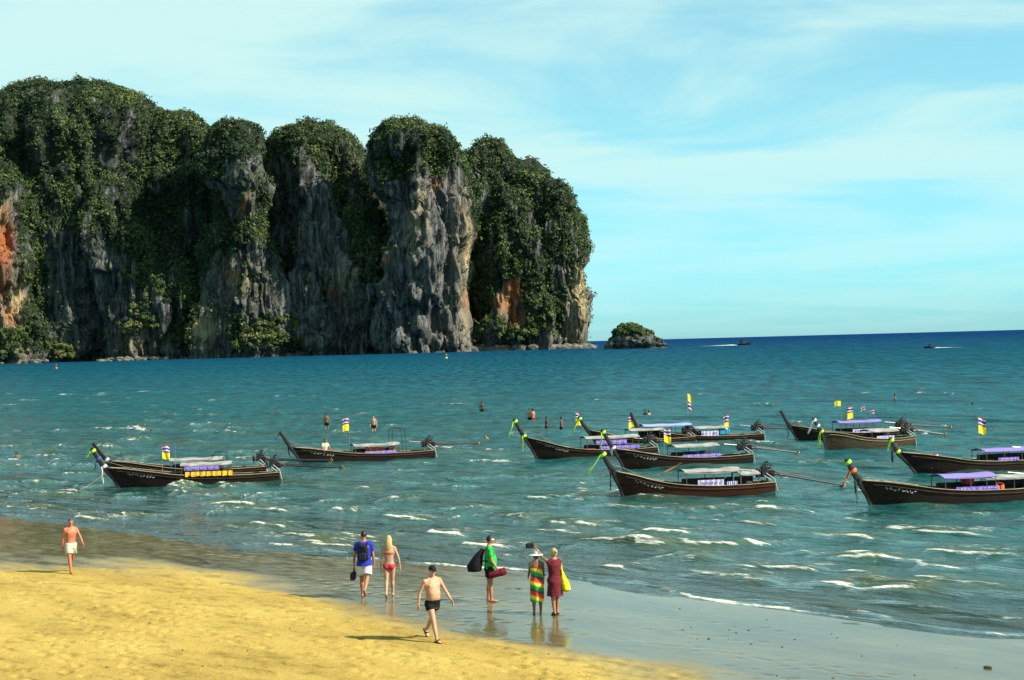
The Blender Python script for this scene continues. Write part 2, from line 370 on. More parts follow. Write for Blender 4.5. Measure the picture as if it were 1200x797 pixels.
# ------------------------------------------------------------------ beach
def make_sand():
    rows = 1 / np.linspace(1 / 22.0, 1 / 110.0, 560)
    u = np.linspace(-1, 1, 380); cols = 0.40 * u + 0.45 * np.sign(u) * np.maximum(np.abs(u) - 0.86, 0) * 7
    D = np.repeat(rows[:, None], len(cols), 1); X = D * cols[None, :]; x, y = X.ravel(), D.ravel(); Pn = np.stack([x, y], 1)
    d = sdist(Pn, SHORE); d2 = -sdist(Pn, DRY)           # d2 > 0: dry
    z = sand_z_d(d)
    t = Pn @ TAN; a = Pn @ NRM
    dry = sstep(-.8, 1.8, d2 - .6 + 2.2 * fbm(a / 3.0, t / 7.0, 1., 4) + .9 * fbm(a / .5, t / 1.6, 6., 2))
    z += 0.03 * fbm(x / 2.5, y / 2.5, 1., 4) * (.15 + .85 * dry) + .010 * fbm(x / .35, y / .35, 3., 3) * dry
    # tracks of footprints
    for i in range(80):
        p = np.array([rng.uniform(-22, 12), rng.uniform(26, 56)])
        if float(-sdist([p], DRY)[0]) < -2.5: continue
        ang = math.atan2(TAN[1], TAN[0]) + rng.normal(0, .35); dr = np.array([math.cos(ang), math.sin(ang)]); nr = np.array([-dr[1], dr[0]])
        for k in range(int(rng.integers(8, 30))):
            q = p + dr * k * .62 + nr * (.11 if k % 2 else -.11) + rng.normal(0, .04, 2)
            m = np.where((np.abs(x - q[0]) < .5) & (np.abs(y - q[1]) < .5))[0]
            if not len(m): continue
            e = Pn[m] - q; r2 = (e @ dr / .15) ** 2 + (e @ nr / .09) ** 2
            z[m] += (-.045 * np.exp(-r2) + .012 * np.exp(-(np.sqrt(r2) - 1.7) ** 2 * 3)) * (.3 + .7 * dry[m])
    z -= .004
    return mesh_np('beach', np.stack([x, y, z], 1), grid_faces(len(rows), len(cols)), sand_mat(), attrs={'dry': dry, 'sea_d': np.clip(d / 20 + .5, 0, 1)})
def sand_mat():
    m, N, L, P = new_mat('beach_sand'); t = nd(N, 'ShaderNodeTexCoord'); dry = attr(N, 'dry').outputs['Fac']
    def nz(sc, det=4, st=1.0):
        n = nd(N, 'ShaderNodeTexNoise', {'Scale': sc, 'Detail': det, 'Roughness': .62}); L.new(shoremap(N, L, t.outputs['Object'], st, 1.0), n.inputs['Vector']); return n.outputs[0]
    big = nz(.55, 5, .3); mid = nz(3.0, 5, .45); fine = nz(26, 3)
    c = ramp(N, L, big, [(.30, (.26, .178, .044)), (.50, (.355, .246, .060)), (.72, (.41, .295, .080))])
    c = mixc(N, L, 1.0, c, ramp(N, L, mid, [(.30, (.62, .58, .5)), (.48, (1, 1, 1)), (.75, (1.06, 1.05, 1.02))]), 'MULTIPLY')
    c = mixc(N, L, 1.0, c, ramp(N, L, fine, [(.30, (.72, .7, .66)), (.55, (1.04, 1.04, 1.04))]), 'MULTIPLY')
    wetc = ramp(N, L, big, [(.30, (.075, .065, .032)), (.60, (.13, .108, .050)), (.8, (.165, .132, .060))])
    wetc = mixc(N, L, 1.0, wetc, ramp(N, L, mid, [(.3, (.8, .8, .8)), (.7, (1.1, 1.1, 1.1))]), 'MULTIPLY')
    L.new(mixc(N, L, dry, wetc, c), P.inputs['Base Color'])
    wr = ramp(N, L, mid, [(.35, (.06, .06, .06)), (.72, (.22, .22, .22))])
    L.new(mixc(N, L, dry, wr, (.9, .9, .9)), P.inputs['Roughness'])
    L.new(mth(N, L, 'SUBTRACT', .85, mth(N, L, 'MULTIPLY', dry, .75)), P.inputs['Specular IOR Level']); P.inputs['IOR'].default_value = 1.36
    h = mth(N, L, 'ADD', mth(N, L, 'MULTIPLY', nz(5.5, 4), .05), mth(N, L, 'MULTIPLY', fine, .012))
    hw = mth(N, L, 'MULTIPLY', nz(2.2, 3, .3), .007)
    hh = mth(N, L, 'ADD', mth(N, L, 'MULTIPLY', h, mth(N, L, 'ADD', mth(N, L, 'MULTIPLY', dry, 1.0), .05)), hw)
    b = nd(N, 'ShaderNodeBump', {'Strength': .8, 'Distance': 1.0}); L.new(hh, b.inputs['Height']); L.new(b.outputs[0], P.inputs['Normal'])
    return m
beach = tag(make_sand(), 'yellow sand beach darkening to wet sand at the water', 'beach', kind='structure')

# ------------------------------------------------------------------ cliffs
MD = 1500.0; MPP = MD / F
def fx(px): return (px - 600) * MPP
def fz(px, py): return CH + (yh(px) - py) * MPP
rock_cache = {}
def rock_mat():
    if 'r' in rock_cache: return rock_cache['r']
    m, N, L, P = new_mat('limestone'); g = nd(N, 'ShaderNodeNewGeometry')
    def nz(sc, st, det=6, ro=.65, dis=0.):
        q = nd(N, 'ShaderNodeMapping', {'Scale': st}); L.new(g.outputs['Position'], q.inputs[0])
        n = nd(N, 'ShaderNodeTexNoise', {'Scale': sc, 'Detail': det, 'Roughness': ro, 'Distortion': dis}); L.new(q.outputs[0], n.inputs['Vector']); return n.outputs[0]
    streak = nz(1.0, (.24, .24, .022), 8, .74, .25); blot = nz(1.0, (.045, .045, .03)); fine = nz(1.0, (.75, .75, .20), 6, .7)
    c = ramp(N, L, streak, [(.34, (.020, .025, .034)), (.46, (.060, .066, .075)), (.56, (.20, .205, .20)), (.74, (.46, .45, .39))])
    c = mixc(N, L, ramp(N, L, blot, [(.48, (0, 0, 0)), (.68, (.45, .45, .45))]), c, (.22, .20, .145))
    c = mixc(N, L, 1.0, c, ramp(N, L, fine, [(.28, (.45, .45, .47)), (.5, (1, 1, 1)), (.75, (1.25, 1.25, 1.2))]), 'MULTIPLY')
    pale = attr(N, 'pale').outputs['Fac']; org = attr(N, 'rust').outputs['Fac']; veg = attr(N, 'veg').outputs['Fac']
    pf = mth(N, L, 'MULTIPLY', pale, ramp(N, L, streak, [(.34, (.1, .1, .1)), (.52, (1, 1, 1))])); c = mixc(N, L, pf, c, (.60, .47, .24))
    of = mth(N, L, 'MULTIPLY', org, ramp(N, L, streak, [(.30, (.35, .35, .35)), (.5, (1, 1, 1))])); c = mixc(N, L, of, c, (.56, .15, .035))
    c = mixc(N, L, mth(N, L, 'MULTIPLY', veg, .92), c, ramp(N, L, fine, [(.3, (.010, .018, .010)), (.7, (.035, .050, .018))]))
    L.new(c, P.inputs['Base Color']); P.inputs['Roughness'].default_value = .9; P.inputs['Specular IOR Level'].default_value = .15
    h = mth(N, L, 'ADD', mth(N, L, 'MULTIPLY', streak, 9.0), mth(N, L, 'MULTIPLY', fine, 4.0))
    b = nd(N, 'ShaderNodeBump', {'Strength': .9, 'Distance': 1.0}); L.new(h, b.inputs['Height']); L.new(b.outputs[0], P.inputs['Normal'])
    rock_cache['r'] = m; return m
def leaf_mat():
    if 'l' in rock_cache: return rock_cache['l']
    m, N, L, P = new_mat('forest_leaves'); v = attr(N, 'tone').outputs['Fac']
    c = ramp(N, L, v, [(0, (.010, .024, .014)), (.35, (.030, .055, .022)), (.65, (.062, .094, .026)), (.88, (.086, .116, .032)), (1, (.12, .122, .046))])
    L.new(c, P.inputs['Base Color']); P.inputs['Roughness'].default_value = .75; P.inputs['Specular IOR Level'].default_value = .12
    rock_cache['l'] = m; return m
def in_poly(px, py, poly):
    c = np.zeros(len(px), bool); n = len(poly)
    for i in range(n):
        x1, y1 = poly[i]; x2, y2 = poly[(i + 1) % n]
        k = ((y1 > py) != (y2 > py)) & (px < (x2 - x1) * (py - y1) / ((y2 - y1) if y2 != y1 else 1e-9) + x1); c ^= k
    return c
# towers: rows of (y, left, right) of the outline as it stands 1500 m off, then depth of the axis behind the front line and half depth
TOWERS = [
 ('massif', [(92,40,124),(96,24,148),(108,2,172),(125,-30,192),(150,-60,202),(200,-80,206),(300,-90,208),(430,-90,212)], 70, 75),
 ('left_buttress', [(178,-25,8),(190,-45,26),(220,-70,40),(270,-80,50),(340,-80,52),(430,-85,60)], -4, 48),
 ('shoulder', [(200,128,150),(215,112,172),(250,104,186),(310,112,196),(370,126,206),(428,128,214)], 12, 42),
 ('back_wall', [(176,120,600),(186,60,632),(205,-20,650),(260,-60,660),(430,-90,670)], 95, 30),
 ('back_hump', [(124,206,224),(130,198,238),(142,190,252),(165,182,262),(230,176,275),(430,175,285)], 62, 60),
 ('round_tower', [(132,272,290),(137,262,302),(150,254,313),(175,250,318),(215,256,319),(250,262,312),(300,244,326),(360,236,334),(428,232,340)], -22, 42),
 ('wide_dome', [(138,352,388),(143,340,402),(152,328,416),(165,320,428),(200,318,440),(260,330,456),(320,340,460),(428,345,462)], 46, 50),
 ('spire', [(194,373,379),(215,368,392),(245,364,404),(285,360,414),(335,350,432),(380,336,440),(426,330,432)], -18, 36),
 ('great_tower', [(134,470,498),(139,458,512),(150,444,528),(165,437,541),(190,436,552),(214,446,557),(250,457,557),(330,456,556),(385,449,557),(426,448,558)], -42, 56),
 ('spur', [(255,150,162),(275,140,178),(330,130,196),(428,118,216)], -14, 30),
 ('spur', [(298,206,216),(318,198,234),(370,188,246),(428,182,258)], -8, 30),
 ('spur', [(258,288,300),(284,278,318),(340,262,334),(428,250,346)], -40, 30),
 ('spur', [(226,418,430),(246,408,444),(290,402,456),(345,398,458),(428,396,466)], -10, 34),
 ('spur', [(205,588,604),(228,572,628),(300,562,650),(420,556,662)], -10, 36),
 ('spur', [(236,652,666),(262,640,680),(330,640,687),(412,640,688)], 0, 38),
 ('spur', [(150,60,78),(170,44,96),(230,30,110),(330,20,112),(428,10,116)], 22, 44),
 ('end_massif', [(157,570,588),(163,560,598),(175,553,608),(192,549,618),(199,548,634),(208,548,656),(218,547,672),(236,546,682),(258,546,688),(290,546,690),(318,546,686),(345,546,689),(372,546,683),(392,546,678),(416,546,684)], 26, 56),
]
RUST = [(8,285,10,34,.95),(4,330,7,24,.8),(288,238,5,8,1.),(602,345,11,22,.95),(606,372,7,10,1.),(516,214,5,6,.8),(455,304,9,4,.7),(275,324,10,6,.5),(12,372,8,16,.6),(392,340,5,9,.5),(548,350,6,8,.4),(585,355,9,9,.7)]
PALE = [(552,300,7,60,.9),(548,360,8,40,.55),(680,345,10,40,1.),(672,385,8,16,.7),(20,370,14,44,.9),(4,250,10,30,.7),(240,385,11,22,.9),(278,325,18,20,.45),(500,245,8,22,.7),(410,330,14,20,.5),(485,270,6,30,.5),(160,400,16,16,.5),(545,300,14,90,.25),(590,352,14,16,.6),(440,310,10,14,.5)]
BARE = [([(456,212),(500,203),(522,208),(549,202),(558,260),(557,412),(448,414),(452,330),(460,262)], .93),
        ([(371,195),(386,207),(406,252),(414,300),(426,332),(450,318),(454,350),(446,402),(362,408),(334,386),(330,330),(352,300),(362,250)], .88),
        ([(258,292),(336,300),(336,372),(276,372),(250,404),(228,404),(240,330)], .74), ([(258,196),(312,176),(318,222),(300,256),(266,246)], .68),
        ([(-40,226),(24,226),(28,330),(22,388),(-40,392)], .88), ([(664,318),(698,296),(696,368),(690,396),(662,396)], .85), ([(578,352),(610,316),(617,378),(600,386),(574,372)], .95),
        ([(52,270),(132,276),(150,336),(196,352),(206,426),(58,428)], .72), ([(552,384),(700,378),(700,420),(552,420)], .8), ([(-40,412),(700,396),(700,440),(-40,440)], .75), ([(318,190),(362,205),(362,330),(332,340),(322,260)], .7)]
def blobs(px, py, L_):
    o = np.zeros(len(px))
    for (a, b, ra, rb, s) in L_: o = np.maximum(o, s * np.exp(-((px - a) / ra) ** 2 - ((py - b) / rb) ** 2))
    return o
cliff = empty('cliff', (0, MD, 0)); tag(cliff, 'steep limestone cliffs with forested round tops above the sea', 'cliff', kind='structure')
def prof(t, z):
    zs = t['z']; return np.interp(z, zs, t['l']), np.interp(z, zs, t['r'])
TW = []
for name, rows, dep, hd in TOWERS:
    kd = (MD + dep) / MD
    zs = np.array([CH + (fz((l + r) / 2, y + 9 * (y < 215) + 4.5 * (215 <= y < 260)) - CH) * kd for y, l, r in rows])[::-1]; l = np.array([fx(r[1]) * kd for r in rows])[::-1]; r_ = np.array([fx(r[2]) * kd for r in rows])[::-1]
    TW.append(dict(z=zs, l=l, r=r_, dep=dep * 1.0, hd=hd * 1.0, top=zs[-1], name=name))
pts_all, nrm_all = [], []
def tower_mesh(t, seed):
    nf = 130; th = np.concatenate([np.linspace(-math.pi * 1.08, .08 * math.pi, nf), np.linspace(.08 * math.pi, .92 * math.pi, 26)[1:-1]])
    s = np.linspace(0, 1, 104); zz_ = -6 + (t['top'] + 6) * (1 - (1 - s) ** 1.35)
    l, r_ = prof(t, zz_); zl, zr = l.copy(), r_.copy()
    cxm, a = (l + r_) / 2, (r_ - l) / 2; full = np.interp(t['top'] * .4, t['z'], t['r'] - t['l']) / 2
    b = t['hd'] * np.clip(a / full, .12, 1.0) ** .8
    wob = fbm(zz_ / 34 + seed, 0 * zz_, 3.0 + 0 * zz_, 3); cxm = cxm + wob * 13 * np.clip((t['top'] - zz_) / 60, 0, 1); b = b * (1 + .3 * fbm(zz_ / 45 + seed, 7.0 + 0 * zz_, 0 * zz_, 3))
    e = 2 / 2.5; c, sn = np.cos(th), np.sin(th)
    ux = np.sign(c) * np.abs(c) ** e; uy = np.sign(sn) * np.abs(sn) ** e
    har = 1 + .10 * np.sin(3 * th + seed) + .07 * np.sin(5 * th + seed * 2.1)
    X = cxm[:, None] + a[:, None] * ux[None]; Y = t['dep'] + b[:, None] * uy[None] * har[None]; Z = np.repeat(zz_[:, None], len(th), 1)
    nx, ny = c[None] * np.ones_like(X), sn[None] * np.ones_like(X)
    fl = fbm(X / 30 + seed, Y / 30, Z / 95, 4) * 22 + (np.abs(fbm(X / 17, Y / 17 + seed, Z / 70, 4)) - .16) * -20 - np.clip(1 - np.abs(fbm(X / 15 + 4, Y / 15, Z / 130 + seed, 3)) / .055, 0, 1) * 6.5 - np.clip(1 - np.abs(fbm(X / 7, Y / 7 + 8, Z / 60 + seed, 2)) / .07, 0, 1) * 3.0 + fbm(X / 9, Y / 9, Z / 34 + seed, 3) * 8 + fbm(X / 3.5, Y / 3.5, Z / 7 + seed, 2) * 3.2 + fbm(X / 2.2, Y / 2.2, Z / 12 + seed, 2) * 2.2 + (.22 - np.abs(fbm(X / 6.5, Y / 6.5 + 3, Z / 42 + seed, 3))) * 11
    # ledges and overhangs
    fl += np.clip(fbm(X / 30, Y / 30 + 5, Z / 20 + seed, 3), -.25, .25) * 6
    edge = np.abs(c[None]) ** 6 * .72; fl = fl * (1 - edge) * np.clip((t['top'] - Z) / 40, .3, 1)
    fl -= 4.0 * np.exp(-((Z - 2) / 4.0) ** 2)                 # notch worn at the waterline
    X = X + nx * fl; Y = Y + ny * fl; Z = Z + fbm(X / 15, Y / 15, Z / 15, 3) * 8 * np.clip(Z / 40, 0, 1)
    V = np.stack([X, Y, Z], -1); nr, nc = X.shape
    du = np.roll(V, -1, 1) - np.roll(V, 1, 1); dv = np.gradient(V, axis=0); n = np.cross(du, dv); n /= np.linalg.norm(n, axis=-1, keepdims=True) + 1e-9
    return V, n, nr, nc
def bare_prob(px, py):
    p = np.zeros(len(px))
    for poly, k in BARE: p = np.maximum(p, k * in_poly(px, py, poly))
    return p
def to_px(V):
    D = MD + V[:, 1]; px = 600 + V[:, 0] / D * F; py = 402.0 - .0265 * (px - 600) - (V[:, 2] - CH) / D * F; return px, py
def front_y(x, z=12.0):
    best = 60.0
    for t in TW:
        l, r_ = prof(t, z); u = (x - (l + r_) / 2) / ((r_ - l) / 2)
        if abs(u) < 1: best = min(best, t['dep'] - t['hd'] * (1 - abs(u) ** 2.5) ** .4)
    return best
veg_p, veg_n = [], []
for i, t in enumerate(TW):
    V, n, nr, nc = tower_mesh(t, i * 7.3); Vf = V.reshape(-1, 3); nfz = n.reshape(-1, 3)
    px, py = to_px(Vf)
    jx = px + 9 * fbm(Vf[:, 0] / 14, Vf[:, 1] / 14, Vf[:, 2] / 14, 3); jy = py + 14 * fbm(Vf[:, 0] / 14 + 9, Vf[:, 1] / 14, Vf[:, 2] / 14, 3)
    bp_ = bare_prob(jx, jy)
    veg = np.clip((1 - bp_) + .0, 0, 1) * sstep(-.45, .1, 1.2 * fbm(Vf[:, 0] / 9, Vf[:, 1] / 9, Vf[:, 2] / 24, 3) + .40 * nfz[:, 2] + .20)
    fs = grid_faces(nr, nc, True)
    cap = len(Vf) - nc
    o = mesh_np('rock_tower', Vf, fs, rock_mat(), cliff, attrs={'veg': veg, 'rust': blobs(jx, jy, RUST), 'pale': blobs(jx, jy, PALE)})
    # close the crown of the tower
    bm = bmesh.new(); bm.from_mesh(o.data); bm.verts.ensure_lookup_table()
    try:
        f = bm.faces.new([bm.verts[cap + k] for k in range(nc)]); f.smooth = True
    except Exception: pass
    bm.to_mesh(o.data); bm.free()
    # places where plants root
    Vq = V; A = np.linalg.norm(np.cross(np.roll(V, -1, 1)[:-1] - V[:-1], V[1:] - V[:-1]), axis=-1).ravel()
    idx = np.arange(len(A)); front = (nfz[:len(A), 1] < .25) | (nfz[:len(A), 2] > .25)
    w = A * front; cnt = int(w.sum() / (4.6 if t['name'] != 'back_wall' else 16)); ch = rng.choice(idx, cnt, p=w / w.sum())
    P_ = Vf[ch] + rng.normal(0, .8, (cnt, 3)); Nn = nfz[ch]
    keep = np.ones(cnt, bool)
    for j, t2 in enumerate(TW):                          # not inside another tower
        if j == i: continue
        l, r_ = prof(t2, P_[:, 2]); a = (r_ - l) / 2; b = t2['hd']
        inside = (P_[:, 2] < t2['top'] - 4) & (np.abs((P_[:, 0] - (l + r_) / 2) / (a - 4 + 1e-6)) ** 2.5 + np.abs((P_[:, 1] - t2['dep']) / (b - 6)) ** 2.5 < 1)
        keep &= ~inside
    qx, qy = to_px(P_)
    qjx = qx + 9 * fbm(P_[:, 0] / 14, P_[:, 1] / 14, P_[:, 2] / 14, 3); qjy = qy + 14 * fbm(P_[:, 0] / 14 + 9, P_[:, 1] / 14, P_[:, 2] / 14, 3)
    keep &= rng.random(cnt) > bare_prob(qjx, qjy)
    thin = 1.2 * fbm(P_[:, 0] / 9, P_[:, 1] / 9, P_[:, 2] / 24, 3) + .40 * Nn[:, 2] + .14
    keep &= (thin > -.06) & (P_[:, 2] > 5)
    veg_p.append(P_[keep]); veg_n.append(Nn[keep])
# clumps of trees at the foot of the cliffs
bs_p, bs_n = [], []
for (x0, x1, ytop, ybase, cnt, dy) in ((272, 376, 366, 412, 260, -74), (-10, 72, 380, 422, 220, -58), (556, 612, 364, 402, 130, -50), (612, 652, 372, 394, 70, -48), (140, 178, 340, 392, 90, -50)):
    for k in range(cnt):
        a = rng.random(); px = x0 + (x1 - x0) * a; hump = (1 - abs(2 * a - 1) ** 2.2) * (.75 + .25 * math.sin(a * 19 + x0)); py = ybase - (ybase - ytop) * hump * rng.random() ** .7
        bs_p.append(np.array([[fx(px) * .955, front_y(fx(px) * .955) + rng.uniform(-9, 5), max(fz(px, py), 4)]])); bs_n.append(np.array([[0, -.6, .8]]))
def foliage(P0, N0, name, parent, leaves=64, rmin=.8, rmax=3.9, lsize=.68, mat=None, offset=(0, 0, 0), lift=0.0):
    n = len(P0); rad = rmin + (rmax - rmin) * rng.random(n) ** 3.0
    k = leaves; dirs = rng.normal(size=(n, k, 3)); dirs /= np.linalg.norm(dirs, axis=-1, keepdims=True)
    dirs = dirs + .55 * N0[:, None, :] + np.array([0, 0, .35]); dirs /= np.linalg.norm(dirs, axis=-1, keepdims=True)
    shell = rad[:, None] * (.62 + .42 * rng.random((n, k))) * (1 + .25 * np.sin(dirs[..., 0] * 5 + rad[:, None] * 9))
    C = (P0 + N0 * .35 * rad[:, None] + np.array(offset))[:, None, :] + dirs * shell[..., None] * np.array([1.0, 1.0, .85])
    up = dirs + rng.normal(0, .42, dirs.shape); up /= np.linalg.norm(up, axis=-1, keepdims=True)
    tmp = rng.normal(size=dirs.shape); e1 = np.cross(up, tmp); e1 /= np.linalg.norm(e1, axis=-1, keepdims=True) + 1e-9; e2 = np.cross(up, e1)
    ls = lsize * (.55 + .8 * rng.random((n, k)))[..., None] * (rad / rad.mean())[:, None, None] ** .7
    V = np.stack([C + e1 * ls, C - e1 * ls * .55 + e2 * ls * .8, C - e1 * ls * .55 - e2 * ls * .8], 2).reshape(-1, 3)
    tone = np.clip(.46 + lift + .20 * rng.normal(size=n) + .8 * fbm(P0[:, 0] / 24, P0[:, 1] / 24, P0[:, 2] / 24, 4), 0, 1)
    tone = np.clip(np.repeat(tone[:, None], k, 1) + rng.normal(0, .06, (n, k)), 0, 1)
    o = mesh_np(name, V, np.arange(len(V)).reshape(-1, 3), mat or leaf_mat(), parent, smooth=False, attrs={'tone': np.repeat(tone.ravel(), 3)})
    o['kind'] = 'stuff'; return o
VP, VN = np.vstack(veg_p), np.vstack(veg_n)
print('crowns', len(VP))
fo = foliage(VP, VN, 'forest', cliff, leaves=min(44, int(800000 / len(VP))))
foliage(np.vstack(bs_p), np.vstack(bs_n), 'shore_trees', cliff, leaves=70, rmin=1.5, rmax=5.0, lift=.22)

def boulder(sz, seed, sub=2):
    mb = MB(); mb.ball((0, 0, 0), sz, sub)
    A = np.array(mb.v); q = 1 + .45 * fbm(A[:, 0] / (sz[0] * .7) + seed, A[:, 1] / (sz[1] * .7), A[:, 2] / (sz[2] * .7), 3); A *= q[:, None]; mb.v = [tuple(p) for p in A]; return mb
# fallen rocks along the foot of the cliff
mb = MB()
for k in range(330):
    px = rng.choice([rng.uniform(-30, 70), rng.uniform(270, 400), rng.uniform(530, 690), rng.uniform(530, 690), rng.uniform(130, 270)])
    s_ = rng.uniform(1.5, 5.5) * (1.3 if px > 540 else .8); b = boulder((s_ * 1.4, s_, s_ * .8), k * 1.7, 1)
    b.xform(Matrix.Translation((fx(px), rng.uniform(-52, -34) if px < 540 else rng.uniform(-46, -26), rng.uniform(-1, 2.0))))
    mb.add(b.v, b.f)
rk = mb.build('shore_rocks', pmat('wet_dark_rock', (.16, .145, .11), (.025, .025, .025), .25, .8, .5, .2, bdist=.6), cliff, smooth=False); rk['kind'] = 'stuff'

# ------------------------------------------------------------------ islet
IS = ground(745, 408.5); ID = IS.y; im = ID / F
islet = empty('rocky_islet', (IS.x, ID, 0)); tag(islet, 'low dark rocky islet topped with scrub off the headland', 'islet', kind='structure')
def islet_mesh():
    prof_ = [(0, 0), (.04, .35), (.10, .62), (.20, .85), (.33, .97), (.46, .95), (.58, .84), (.70, .72), (.82, .55), (.92, .34), (.98, .14), (1, 0)]
    th = np.linspace(0, 2 * math.pi, 140, endpoint=False); s = np.linspace(0, 1, 60)
    Lx = 80 * im; H = 29 * im; V = []
    for q in s:
        rr = (1 - q ** 2.6) ** .5 if q < 1 else 0.02
        c, sn = np.cos(th), np.sin(th)
        xx = (.5 + .5 * c * max(rr, .02) * (1.0 if q < .5 else 1.0)); hh = np.interp(xx, [p[0] for p in prof_], [p[1] for p in prof_])
        V.append(np.stack([(xx - .5) * Lx, sn * 15 * max(rr, .02), -1.5 + (H * np.maximum(hh, .12) + 1.5) * q], 1))
    V = np.array(V); n = np.stack([np.cos(th), np.sin(th), 0 * th], 1)[None] * np.ones_like(V)
    f = fbm(V[..., 0] / 6, V[..., 1] / 6, V[..., 2] / 7, 4) * 5 + (np.abs(fbm(V[..., 0] / 3, V[..., 1] / 3, V[..., 2] / 5, 3)) - .2) * -3
    f -= 2.6 * np.exp(-((V[..., 2] - .8) / 1.6) ** 2); V = V + n * f[..., None]; V[..., 2] += fbm(V[..., 0] / 4, V[..., 1] / 4, V[..., 2] / 4, 3) * 1.6 * (V[..., 2] > 2)
    return V
IV = islet_mesh(); Vf = IV.reshape(-1, 3)
tg = sstep(.35, .8, Vf[:, 2] / (27 * im))
mesh_np('rock', Vf, grid_faces(*IV.shape[:2], True), rock_mat(), islet, attrs={'veg': .35 + .6 * tg, 'rust': Vf[:, 0] * 0, 'pale': Vf[:, 0] * 0})
w = np.where((Vf[:, 2] > 11) & (Vf[:, 1] < 6))[0]; ch = rng.choice(w, 170)
foliage(Vf[ch], np.tile([0, -.4, .7], (170, 1)), 'scrub', islet, leaves=60, rmin=.8, rmax=2.2, lsize=.75)
w = np.where((Vf[:, 2] > 4) & (Vf[:, 1] < 2))[0]; ch = rng.choice(w, 80)
foliage(Vf[ch], np.tile([0, -.8, .3], (80, 1)), 'scrub', islet, leaves=40, rmin=.5, rmax=1.8, lsize=.6, lift=-.15)

# ================================================================== BOATS
M = {}
M['hull'] = pmat('tarred_wood', (.019, .011, .007), (.006, .0045, .004), 2.2, .7, .4, .12, (.5, 6, 9), bdist=.02)
M['hull_red'] = pmat('red_brown_wood', (.050, .014, .007), (.010, .006, .004), 1.6, .65, .4, .12, (.5, 6, 9), bdist=.02)
M['hull_pale'] = pmat('weathered_pale_wood', (.055, .045, .025), (.016, .013, .008), 2.0, .75, .4, .12, (.5, 6, 9), bdist=.02)
M['inner'] = pmat('inner_planking', (.055, .036, .020), (.020, .013, .008), 3, .75, .3, .2, (.6, 7, 2), bdist=.01)
M['rail'] = pmat('worn_rail_wood', (0.286, 0.231, 0.143), (.17, .12, .07), 5, .7, .3, .25, (.4, 4, 4))
M['prow'] = pmat('prow_wood', (.014, .010, .008), (.006, .005, .004), 4, .5, .3, .35, (3, 3, .6))
M['post'] = pmat('canopy_post_wood', (.075, .055, .040), None, 8, .7)
M['iron'] = pmat('engine_iron', (.018, .018, .020), (.006, .006, .007), 9, .45, .2, .4)
M['rust'] = pmat('rusty_steel', (.10, .045, .022), (.03, .02, .016), 12, .7, .3, .3)
M['steel'] = pmat('worn_steel', (.30, .30, .29), (.12, .11, .10), 10, .4, .1, .5, metal=.6)
M['brass'] = pmat('propeller_brass', (.25, .19, .08), None, 10, .4, 0, .5, metal=.7)
M['tarp_white'] = pmat('grey_white_canvas', (0.30, 0.29, 0.265), (.15, .145, .13), 2.5, .85, .3, .15, bdist=.02)
M['tarp_violet'] = pmat('violet_canvas', (0.177, 0.136, 0.354), (.20, .15, .42), 3, .8, .3, .2, bdist=.02)
M['tarp_blue'] = pmat('pale_blue_canvas', (0.204, 0.245, 0.374), (.22, .27, .44), 3, .8, .3, .2, bdist=.02)
M['banner'] = pmat('violet_banner', (0.15, 0.102, 0.408), (.17, .11, .5), 3, .6)
M['banner_white'] = pmat('white_violet_banner', (0.449, 0.422, 0.53), (.33, .28, .46), 7, .6)
M['paint'] = pmat('white_lettering', (0.49, 0.476, 0.435), (.5, .48, .44), 20, .6)
M['yellow'] = pmat('golden_cloth', (0.544, 0.286, 0.0136), (.60, .27, .01), 7, .75, .3, .2)
M['flagyellow'] = pmat('flag_yellow', (0.585, 0.476, 0.0136), (.80, .60, .01), 6, .7)
M['flagred'] = pmat('flag_red', (0.306, 0.0204, 0.034), None, 6, .7); M['flagwhite'] = pmat('flag_white', (0.53, 0.53, 0.53), None, 6, .7); M['flagblue'] = pmat('flag_blue', (0.0238, 0.0204, 0.177), None, 6, .7)
M['lime'] = pmat('lime_ribbon', (0.286, 0.49, 0.0272), (.28, .55, .03), 6, .6); M['orange'] = pmat('orange_cloth', (0.578, 0.136, 0.0204), (.65, .12, .02), 6, .7)
M['pink'] = pmat('pink_ribbon', (0.476, 0.0544, 0.15), None, 6, .6); M['whitecloth'] = pmat('white_ribbon', (0.51, 0.51, 0.49), None, 6, .7); M['redcloth'] = pmat('red_cloth', (0.34, 0.0204, 0.017), None, 6, .7)
M['bluecloth'] = pmat('blue_ribbon', (0.034, 0.068, 0.272), None, 6, .7); M['darkcloth'] = pmat('dark_ribbon', (.03, .03, .03), None, 6, .7)
M['rope'] = pmat('mooring_rope', (.22, .18, .12), None, 30, .9); M['hose'] = pmat('pale_hose', (0.374, 0.354, 0.306), None, 10, .6); M['cyan'] = pmat('cyan_crate_plastic', (0.0204, 0.286, 0.422), None, 5, .5); M['seat'] = pmat('red_cushion', (.32, .03, .025), None, 5, .7)
M['dark'] = pmat('dark_cloth_and_shade', (.03, .028, .035), None, 5, .8)  # dark cloth and fittings, also the painted shade on panels below the canopies

